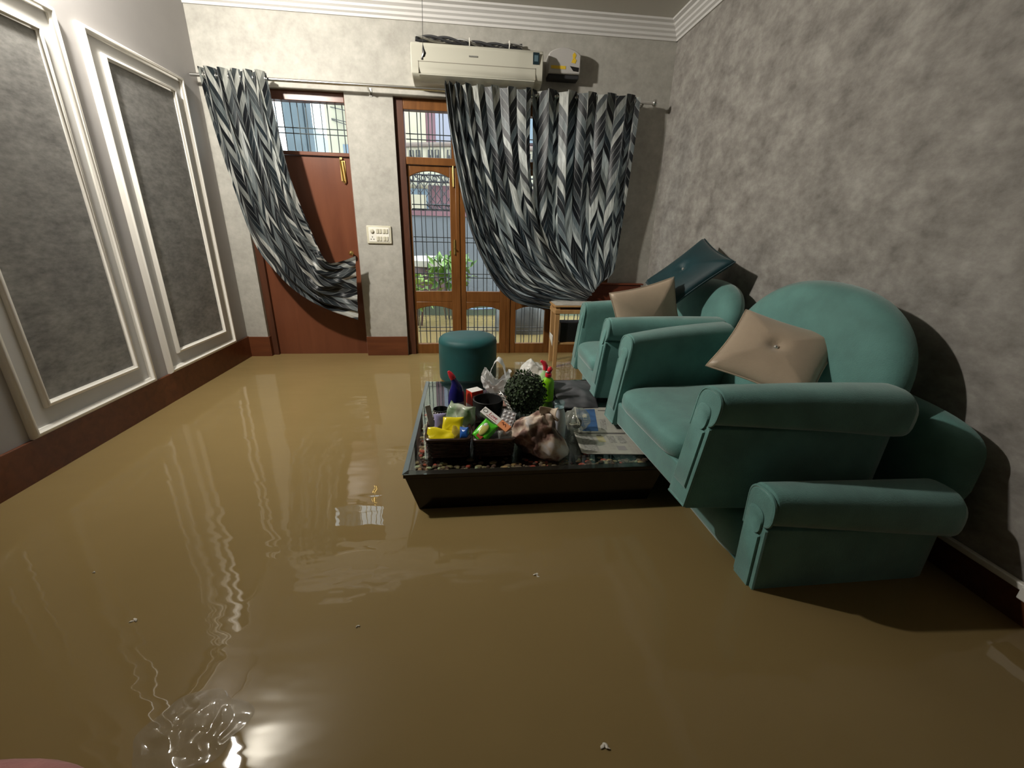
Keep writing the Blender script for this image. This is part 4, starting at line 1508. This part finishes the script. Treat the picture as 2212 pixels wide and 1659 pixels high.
bl = thing('blister_pack', 'silver grey blister strip standing behind the long carton', 'medicine', (0.185, 1.735, bz + 0.118), (1.05, 0.15, -0.55))
bbox(-0.032, 0.032, -0.038, 0.038, -0.001, 0.001).build('foil', mat('foil_grey', (0.55, 0.55, 0.56), 0.3, metal=0.4), bl)
tb_ = MB()
for i in range(3):
    for j in range(4):
        tb_.sup((-0.02 + 0.02 * i, -0.026 + 0.0175 * j, 0.001), (0.007, 0.006, 0.004), 1, 1, 10, 6)
tb_.build('tablets', mat('tablet_clear', (0.75, 0.74, 0.74), 0.2), bl)
packet('clear_wrapper', 'crumpled clear wrapper at the front right of the right basket', 'wrapper', (0.168, 1.630, bz + 0.085), (0.9, 0.1, 0.3), 0.075, 0.05, 0.014, 'p_clear', 0.02, 22)

# blue bottle with angled neck
bt = thing('cleaner_bottle', 'dark blue cleaner bottle with a bent neck and red cap', 'bottle', (-0.055, 2.12, TZ))
pf = [((0, 0), 0.040, 0.028), ((0, 0.008), 0.043, 0.030), ((0, 0.07), 0.043, 0.030), ((0.002, 0.105), 0.040, 0.029), ((0.004, 0.135), 0.031, 0.025), ((0.0, 0.155), 0.023, 0.021), ((-0.010, 0.176), 0.0165, 0.0165), ((-0.016, 0.186), 0.015, 0.015)]
rg = []
for (cx, cz), rx, ry in pf:
    rg.append([(cx + rx * math.cos(2 * PI * k / 24), ry * math.sin(2 * PI * k / 24), cz) for k in range(24)])
MB().loft(rg).build('bottle_body', 'navy', bt, angle=70)
MB().tube([(-0.013, 0, 0.182), (-0.020, 0, 0.195), (-0.030, 0, 0.213), (-0.038, 0, 0.224)], [0.0165, 0.0165, 0.012, 0.006], 14).build('cap', 'red_cap', bt)
q = MB()
q.grid(10, 4, lambda u, v: (0.0435 * math.cos(-1.5 + 1.2 * u), 0.0305 * math.sin(-1.5 + 1.2 * u) - 0.0008, 0.012 + 0.045 * v))
q.build('grey_label', mat('label_grey', (0.28, 0.28, 0.36), 0.4), bt)

rb = thing('medicine_box', 'small red and white carton standing beside the blue bottle', 'box', (0.045, 2.145, TZ), (0, 0, 0.55))
MB().box(-0.036, 0.036, -0.030, 0.030, 0.03, 0.108).build('red_sides', 'red', rb, bevel=0.001)
MB().box(-0.0362, 0.0362, -0.0302, 0.0302, 0.0, 0.0298).build('pale_band', mat('pale_pink_card', (0.72, 0.55, 0.50), 0.5), rb, bevel=0.001)
MB().box(-0.0355, 0.0355, -0.0295, 0.0295, 0.1081, 0.1095).build('white_lid', 'white_card', rb)
lw = MB()
for k in range(3):
    lw.box(-0.030, -0.004 + 0.004 * k, -0.0308, -0.0300, 0.058 + 0.012 * k, 0.062 + 0.012 * k)
lw.build('white_lines', 'white_card', rb)

bw = thing('planter_bowl', 'glossy black round bowl tipped towards the camera on the table', 'bowl', (0.112, 2.03, TZ))
MB().lathe([(0.045, 0.0), (0.058, 0.003), (0.075, 0.04), (0.080, 0.080), (0.078, 0.098), (0.072, 0.100), (0.070, 0.094), (0.066, 0.05), (0.045, 0.02), (0.001, 0.018)], 36).build('bowl_body', 'black', bw, angle=60)
MB().tube([(0.0765 * math.cos(a * PI / 20), 0.0765 * math.sin(a * PI / 20), 0.0985) for a in range(40)], 0.0035, 6, closed=True).build('rim', 'black', bw)

tp = thing('topiary_ball', 'dark green artificial boxwood ball in the middle of the table', 'plant', (0.312, 2.06, TZ + 0.118))
MB().sup((0, 0, 0), (0.098, 0.098, 0.098), 1, 1, 24, 14).build('core', mat('core_dark_green', (0.010, 0.018, 0.006), 0.9), tp)
rnd = random.Random(4)
lf = MB()
for i in range(1500):
    d = Vector((rnd.gauss(0, 1), rnd.gauss(0, 1), rnd.gauss(0, 1))).normalized()
    p = d * rnd.uniform(0.094, 0.112)
    t1 = d.orthogonal().normalized()
    t1 = (Matrix.Rotation(rnd.uniform(0, 6.28), 3, d) @ t1)
    t1 = (t1 + d * rnd.uniform(0.2, 1.0)).normalized()
    t2 = d.cross(t1).normalized()
    l, w_ = rnd.uniform(0.011, 0.019), rnd.uniform(0.005, 0.008)
    lf.add([p, p + t1 * l * .5 + t2 * w_, p + t1 * l, p + t1 * l * .5 - t2 * w_], [(0, 1, 2, 3)])
lf.build('leaves', mat_leaf('boxwood_leaf', (0.010, 0.022, 0.006), (0.038, 0.072, 0.018), 60, 0.7), tp, smooth=False)
lf = MB()
for i in range(26):
    a = rnd.uniform(0, 6.28)
    p = Vector((-0.010 + 0.03 * math.cos(a) * rnd.random(), 0.02, 0.105))
    t1 = Vector((math.cos(a) * .5, math.sin(a) * .4, 1)).normalized()
    t2 = t1.orthogonal().normalized()
    l, w_ = rnd.uniform(0.02, 0.03), 0.004
    lf.add([p, p + t1 * l * .5 + t2 * w_, p + t1 * l, p + t1 * l * .5 - t2 * w_], [(0, 1, 2, 3)])
lf.build('top_sprig', mat_leaf('sprig_leaf', (0.05, 0.11, 0.02), (0.12, 0.22, 0.05), 60), tp, smooth=False)

# chain strand lying between bowl and ball
ch = thing('chain', 'dull silver link chain draped between black bowl and green ball', 'chain')
pts, L_ = curve_pts([(0.170, 2.03, TZ + 0.135), (0.182, 2.00, TZ + 0.128), (0.205, 1.955, TZ + 0.100), (0.226, 1.90, TZ + 0.068), (0.238, 1.86, TZ + 0.036), (0.246, 1.83, TZ + 0.008)], 20)
for i in range(20):
    p, q = pts[i], pts[i + 1]
    d = (q - p).normalized()
    sd = d.cross(Vector((0, 0, 1))).normalized()
    up = sd.cross(d)
    ax = (sd * 0.8 + up * 0.6) if i % 2 else (up * 0.8 - sd * 0.6)
    c_ = (p + q) / 2
    MB().tube([c_ + d * 0.0125 * math.cos(a * PI / 8) + ax * 0.0075 * math.sin(a * PI / 8) for a in range(16)], 0.0028, 6, closed=True).build('link', mat('dull_silver', (0.42, 0.41, 0.38), 0.35, metal=0.8) if i == 0 else bpy.data.materials['dull_silver'], ch)

# pink cloth behind the bowl
pk = MB()
pk.grid(24, 16, lambda u, v: (0.09 + 0.17 * u, 2.15 + 0.15 * v, TZ + 0.004 + 0.035 * math.sin(PI * u) * math.sin(PI * v) + 0.008 * mnoise.noise(Vector((u * 6, v * 5, 2))) * math.sin(PI * u) * math.sin(PI * v)))
tag(pk.build('pink_cloth', mat('dusty_pink_cloth', (0.42, 0.24, 0.19), 0.8, var=0.1, scale=20), solid=0.003, angle=180), 'dusty pink folded cloth behind the black bowl', 'cloth')

# white carrier bag with handles
MT['bag_white'] = mat_plasticbag('white_bag_film', (0.80, 0.80, 0.79), 0.3, 0.3)


def bag_surface(cx, cy, w_, d, h_, seed, top=1.0, zig=0.0):
    def fn(u, v):
        a = 2 * PI * u
        r = 0.75 + 0.35 * math.sin(PI * min(1, v * 1.1)) if v < 0.9 else 0.75 + 0.35 * math.sin(PI * 0.99) + 0.15 * (v - 0.9)
        k = math.cos(a), math.sin(a)
        rr = (r * (1 - v) + top * v)
        z = h_ * v + zig * v * v * math.sin(2 * a + seed)
        p = Vector((cx + k[0] * w_ * rr, cy + k[1] * d * rr, z))
        return crumple(p, 0.022 * (0.2 + v), 16, seed) + crumple(p, 0.010, 44, seed + 3) - p
    return fn


bA = thing('carrier_bag', 'white plastic carrier bag standing open with its handles up', 'bag', (0, 0, TZ + 0.004))
MB().grid(64, 22, bag_surface(0.185, 2.40, 0.075, 0.055, 0.105, 2.0, 1.12, 0.03)).build('bag_body', 'bag_white', bA, angle=180, weld=0.0002)


def strap(path, w0):
    pts, _ = curve_pts(path, 24)
    mb = MB()
    mb.grid(24, 4, lambda u, v: crumple(pts[int(round(u * 24))] + Vector((0.25, 0.9, 0.3)) * (v - 0.5) * w0, 0.006, 40, 5))
    return mb


hp = MB()
hp.grid(24, 6, lambda u, v: crumple(Vector((0.158 + 0.075 * v + 0.03 * math.sin(PI * u) * (1 - v), 2.43 + 0.02 * v, 0.09 + 0.125 * math.sin(PI * u * 0.5) * (1 - 0.55 * v))), 0.014, 24, 7))
strap([(0.135, 2.42, 0.08), (0.165, 2.43, 0.155), (0.195, 2.43, 0.195), (0.222, 2.42, 0.165), (0.245, 2.41, 0.08)], 0.05).build('bag_handle', 'bag_white', bA, angle=180)
strap([(0.125, 2.36, 0.06), (0.108, 2.355, 0.115), (0.116, 2.35, 0.135), (0.135, 2.36, 0.10), (0.165, 2.36, 0.07)], 0.04).build('bag_handle', 'bag_white', bA, angle=180)

bB = MB()
bB.sup((0.42, 2.43, TZ + 0.082), (0.105, 0.09, 0.088), 0.85, 0.95, 64, 40, lambda p: crumple(crumple(p, 0.03, 11, 4.0), 0.013, 34, 9.0))
tag(bB.build('knotted_bag', mat_plasticbag('ivory_bag_film', (0.78, 0.76, 0.71), 0.25, 0.35), angle=180), 'bulging white plastic bag behind the green ball', 'bag')

# green bottle with red trigger cap, and the second red cap behind
gb = thing('dish_soap_bottle', 'lime green bottle with a red spout cap beside the green ball', 'bottle', (0.468, 2.235, TZ))
MB().lathe([(0.030, 0), (0.036, 0.006), (0.037, 0.09), (0.036, 0.115), (0.030, 0.132), (0.018, 0.142), (0.016, 0.150)], 28, sx=1.0, sy=0.8).build('bottle_body', 'lime', gb)
q = MB()
q.lathe([(0.018, 0.148), (0.019, 0.151), (0.018, 0.166), (0.012, 0.170)], 20)
q.tube([(0, 0, 0.166), (0.004, 0, 0.182), (0.009, 0, 0.194), (0.006, 0, 0.204)], [0.010, 0.0135, 0.015, 0.008], 14)
q.build('cap', 'red_cap', gb)
MB().sup((-0.010, -0.010, 0.178), (0.009, 0.006, 0.006), 1, 1, 10, 6).build('white_nozzle', 'white_card', gb)
g2 = thing('red_capped_bottle', 'second green bottle with a bent red cap, behind the lime one', 'bottle', (0.468, 2.33, TZ))
MB().lathe([(0.028, 0), (0.033, 0.006), (0.034, 0.10), (0.028, 0.128), (0.016, 0.145), (0.014, 0.160)], 24).build('bottle_body', mat('pale_lime', (0.35, 0.55, 0.25), 0.3), g2)
MB().tube([(0, 0, 0.158), (0, 0, 0.180), (-0.012, 0, 0.202), (-0.030, 0, 0.214)], [0.015, 0.0155, 0.013, 0.007], 14).build('cap', 'red_cap', g2)

# white bottle with clear top
wb_ = thing('white_bottle', 'tall white bottle with a clear cap leaning beside the paper bag', 'bottle', (0.428, 1.745, TZ), (0.05, -0.03, 0))
MB().lathe([(0.027, 0), (0.031, 0.006), (0.033, 0.07), (0.032, 0.12), (0.026, 0.150), (0.021, 0.165), (0.021, 0.172)], 28).build('bottle_body', mat('white_bottle', (0.72, 0.73, 0.78), 0.35), wb_)
MB().lathe([(0.0215, 0.165), (0.022, 0.168), (0.026, 0.196), (0.024, 0.198), (0.019, 0.172), (0.001, 0.172)], 24).build('clear_cap', mat_glass('clear_cap', (0.78, 0.88, 0.88), 0.06, 1.5, 0.15, (0.5, 0.6, 0.6)), wb_)

# crumpled printed paper bag
MT['paperbag'] = mat('printed_paper', (0.30, 0.17, 0.12), 0.7, scale=13, detail=3, c2=(0.62, 0.48, 0.38))
rp_ = [n for n in MT['paperbag'].node_tree.nodes if n.type == 'VALTORGB'][0].color_ramp
for q_, c_ in zip(rp_.elements, ((0.085, 0.045, 0.032, 1), (0.60, 0.47, 0.36, 1))):
    q_.color = c_
rp_.elements[0].position, rp_.elements[1].position = 0.40, 0.56
k_ = rp_.elements.new(0.47)
k_.color = (0.24, 0.13, 0.10, 1)
k_ = rp_.elements.new(0.64)
k_.color = (0.66, 0.61, 0.58, 1)
kb_ = thing('paper_bag', 'crumpled pink and brown printed paper bag at the front of the table', 'bag', (0.315, 1.655, TZ))


def kraft(p):
    k = (p.z + 0.085) / 0.17
    p = Vector((p.x * (1.08 - 0.62 * max(0, k - 0.25)), p.y * (1.05 - 0.55 * max(0, k - 0.2)), p.z))
    p.x -= 0.035 * max(0, k - 0.2)
    return crumple(crumple(p, 0.042, 10, 12.0), 0.016, 30, 2.0)


MB().sup((0, 0, 0.084), (0.108, 0.080, 0.088), 0.62, 0.75, 64, 40, kraft).build('bag_body', 'paperbag', kb_, angle=180)
q = MB()
q.grid(20, 10, lambda u, v: crumple(Vector((0.015 + 0.05 * u + 0.03 * v * (u - .5), -0.015 + 0.03 * math.sin(3 * u), 0.13 + 0.075 * v)), 0.03, 18, 6))
q.build('bag_mouth', mat('bag_mouth_pink', (0.50, 0.32, 0.24), 0.6, scale=14, c2=(0.66, 0.56, 0.42)), kb_, solid=0.002, angle=180)
# clear bag with cables
cbg = thing('clear_bag', 'crumpled clear plastic bag of cables right of the white bottle', 'bag', (0.530, 1.82, TZ))
MB().sup((0, 0, 0.055), (0.062, 0.062, 0.055), 0.9, 0.9, 44, 26, lambda p: crumple(crumple(p, 0.03, 13, 3.0), 0.014, 36, 8.0)).build('film', mat_glass('bag_film', (0.92, 0.93, 0.9), 0.15, 1.5, 0.28, (0.52, 0.53, 0.46)), cbg, angle=180)
for k in range(3):
    rr_ = random.Random(k + 2)
    path = [(0.035 * math.cos(a * 0.9 + k) * (1 - a / 16) + rr_.uniform(-.008, .008), 0.035 * math.sin(a * 0.9 + k) + rr_.uniform(-.008, .008), 0.02 + 0.065 * a / 10 + rr_.uniform(-.004, .004)) for a in range(10)]
    pts, _ = curve_pts(path, 50)
    MB().tube(pts, 0.003, 6).build('cable', 'black_soft' if k else 'cream', cbg)

# newspapers
MT['newsprint'] = mat_print('newsprint', (0.36, 0.35, 0.30), (0.13, 0.125, 0.12), 7, 16)


def sheet(name, label, cs, z, bend, seed):
    """paper sheet through four corners (near left, near right, far right, far left)"""
    A, B, C_, D_ = [Vector((x, y, 0)) for x, y in cs]
    t = thing(name, label, 'newspaper', (0, 0, z))

    def at(u, v, dz=0.0):
        p = A.lerp(B, u).lerp(D_.lerp(C_, u), v)
        return Vector((p.x, p.y, dz + bend * (0.5 + 0.5 * mnoise.noise(Vector((u * 3, v * 3, seed)))) + 0.006 * math.exp(-((u) / 0.05) ** 2)))
    MB().grid(24, 24, lambda u, v: at(u, v), lambda u, v: (u, v)).build('page', 'newsprint', t, solid=0.0012, angle=180)

    def patch(nm, u0, u1, v0, v1, mt):
        MB().grid(10, 10, lambda u, v: at(u0 + (u1 - u0) * u, v0 + (v1 - v0) * v, 0.0012)).build(nm, mt, t, angle=180)
    return t, patch


t, patch = sheet('newspaper', 'open newspaper with a blue advert, behind the other newspaper', [(0.545, 1.80), (0.79, 1.785), (0.885, 2.10), (0.60, 2.115)], TZ + 0.0022, 0.002, 3)
MT['np_text'] = mat('text_grey', (0.25, 0.245, 0.22), 0.8, var=0.35, scale=90)
MT['np_head'] = mat('headline_grey', (0.12, 0.115, 0.11), 0.8)
MT['np_blue'] = mat('advert_blue', (0.03, 0.09, 0.22), 0.7, var=0.25, scale=20)
patch('blue_advert', 0.02, 0.40, 0.06, 0.92, 'np_blue')
patch('pale_inset', 0.03, 0.22, 0.30, 0.72, mat('advert_cream', (0.58, 0.54, 0.42), 0.8))
patch('text_column', 0.46, 0.58, 0.10, 0.50, 'np_text')
patch('text_column', 0.76, 0.90, 0.12, 0.80, 'np_text')
patch('headline', 0.46, 0.90, 0.84, 0.88, 'np_head')
patch('olive_picture', 0.07, 0.14, 0.38, 0.50, mat('picture_olive', (0.25, 0.21, 0.08), 0.8))
patch('grey_picture', 0.62, 0.72, 0.35, 0.62, mat('picture_grey', (0.36, 0.35, 0.30), 0.8))
t, patch = sheet('newspaper', 'newspaper lying nearest the front edge under the armchair', [(0.505, 1.60), (0.80, 1.575), (0.80, 1.80), (0.522, 1.825)], TZ + 0.0005, 0.0012, 8)
patch('text_column', 0.08, 0.30, 0.12, 0.80, 'np_text')
patch('text_column', 0.54, 0.66, 0.48, 0.80, 'np_text')
patch('text_column', 0.70, 0.82, 0.45, 0.80, 'np_text')
patch('headline', 0.08, 0.90, 0.88, 0.92, 'np_head')
patch('portrait_picture', 0.36, 0.48, 0.50, 0.78, mat('picture_sand', (0.40, 0.36, 0.20), 0.8))
patch('portrait_hair', 0.38, 0.46, 0.70, 0.84, mat('picture_dark', (0.10, 0.09, 0.08), 0.8))
patch('grey_picture', 0.60, 0.74, 0.16, 0.34, mat('picture_mid_grey', (0.26, 0.25, 0.24), 0.8))

# grey cloth at the back of the table
MT['greycloth'] = mat('charcoal_cloth', (0.016, 0.017, 0.02), 0.8, scale=8, c2=(0.105, 0.105, 0.112), detail=2)
gc = MB()


def gcf(u, v):
    x = 0.535 + (0.20 + 0.10 * v) * u
    y = 2.10 + 0.46 * v
    e = math.sin(PI * u) ** 0.5 * math.sin(PI * v) ** 0.5
    return (x + 0.02 * mnoise.noise(Vector((u * 3, v * 4, 1))), y, TZ + 0.004 + e * (0.018 + 0.022 * (0.5 + 0.5 * math.sin(9 * u + 5 * v)) * (0.5 + 0.5 * mnoise.noise(Vector((u * 4, v * 5, 7)))) * (1 if u < 0.6 else max(0.0, 1 - (u - 0.6) * 2.5))))


gc.grid(44, 44, gcf)
tag(gc.build('grey_cloth', 'greycloth', solid=0.003, angle=180), 'charcoal grey patterned cloth at the back right of the table', 'cloth')

# ================================================================== THINGS IN THE WATER
rnd = random.Random(5)
flk = mat('pale_flake', (0.62, 0.58, 0.50), 0.5)
for i, (x, y, s_, lb_) in enumerate(((0.235, 1.111, 0.010, 'pale curled scrap floating in front of the coffee table'), (0.308, 0.592, 0.010, 'pale scrap floating nearest the camera at lower middle'),
                                 (-0.978, 1.037, 0.009, 'white scrap floating at lower left, alone on brown water'), (-0.325, 0.961, 0.005, 'tiny pale speck floating left of the table corner'),
                                 (-1.242, 1.244, 0.004, 'tiny pale speck floating near the left wall'))):
    fm = MB()
    fm.sup((0, 0, 0.001), (s_, s_ * 0.5, 0.003), 1, 1, 14, 8, lambda p: crumple(p, s_ * 0.5, 90, i + 1.0))
    fm.sup((s_ * .5, s_ * .8, 0.001), (s_ * .4, s_ * .8, 0.002), 1, 1, 10, 6, lambda p: crumple(p, s_ * 0.4, 90, i + 2.0))
    tag(fm.build('floating_scrap', flk, loc=(x, y, 0.0), rot=(0, 0, rnd.uniform(0, 3))), lb_, 'debris', 'scraps floating on the flood water')

fb = MB()


def fbf(u, v):
    a, r = 2 * PI * u, v
    rim = 1 + 0.22 * mnoise.noise(Vector((math.cos(a) * 1.6, math.sin(a) * 1.6, 2.0)))
    x, y = math.cos(a) * r * 0.115 * rim, math.sin(a) * r * 0.088 * rim
    n1 = mnoise.noise(Vector((x * 16, y * 16, 3.3)))
    n2 = abs(mnoise.noise(Vector((x * 26, y * 26, 9.3))))
    e = (1 - r ** 2) ** 0.5
    return (-0.640 + x, 0.712 + y, 0.0012 + e * max(0.0, 0.006 + 0.005 * n1 - 0.010 * n2))


fb.grid(80, 40, fbf)
tag(fb.build('floating_plastic_bag', mat_glass('wet_film', (0.97, 0.97, 0.96), 0.05, 1.33, 0.16, (0.50, 0.46, 0.38)), angle=180, weld=0.0002), 'clear crumpled plastic bag floating at the lower left', 'bag')

# pink blanket at the very bottom left
bd = thing('bed_corner', 'pink fuzzy covered seat edge at the bottom left corner', 'bed', (0, 0, -0.25))
MB().sup((-1.10, 0.040, 0.475), (0.56, 0.475, 0.10), 0.3, 0.25, 60, 24).build('pink_cover', mat('pink_fleece', (0.50, 0.22, 0.21), 0.9, var=0.1, scale=30, bump=0.3, bscale=150, sheen=0.4), bd, angle=180)
bbox(-1.60, -0.60, -0.42, 0.40, 0, 0.40).build('bed_base', 'dark_wood', bd, bevel=0.01)
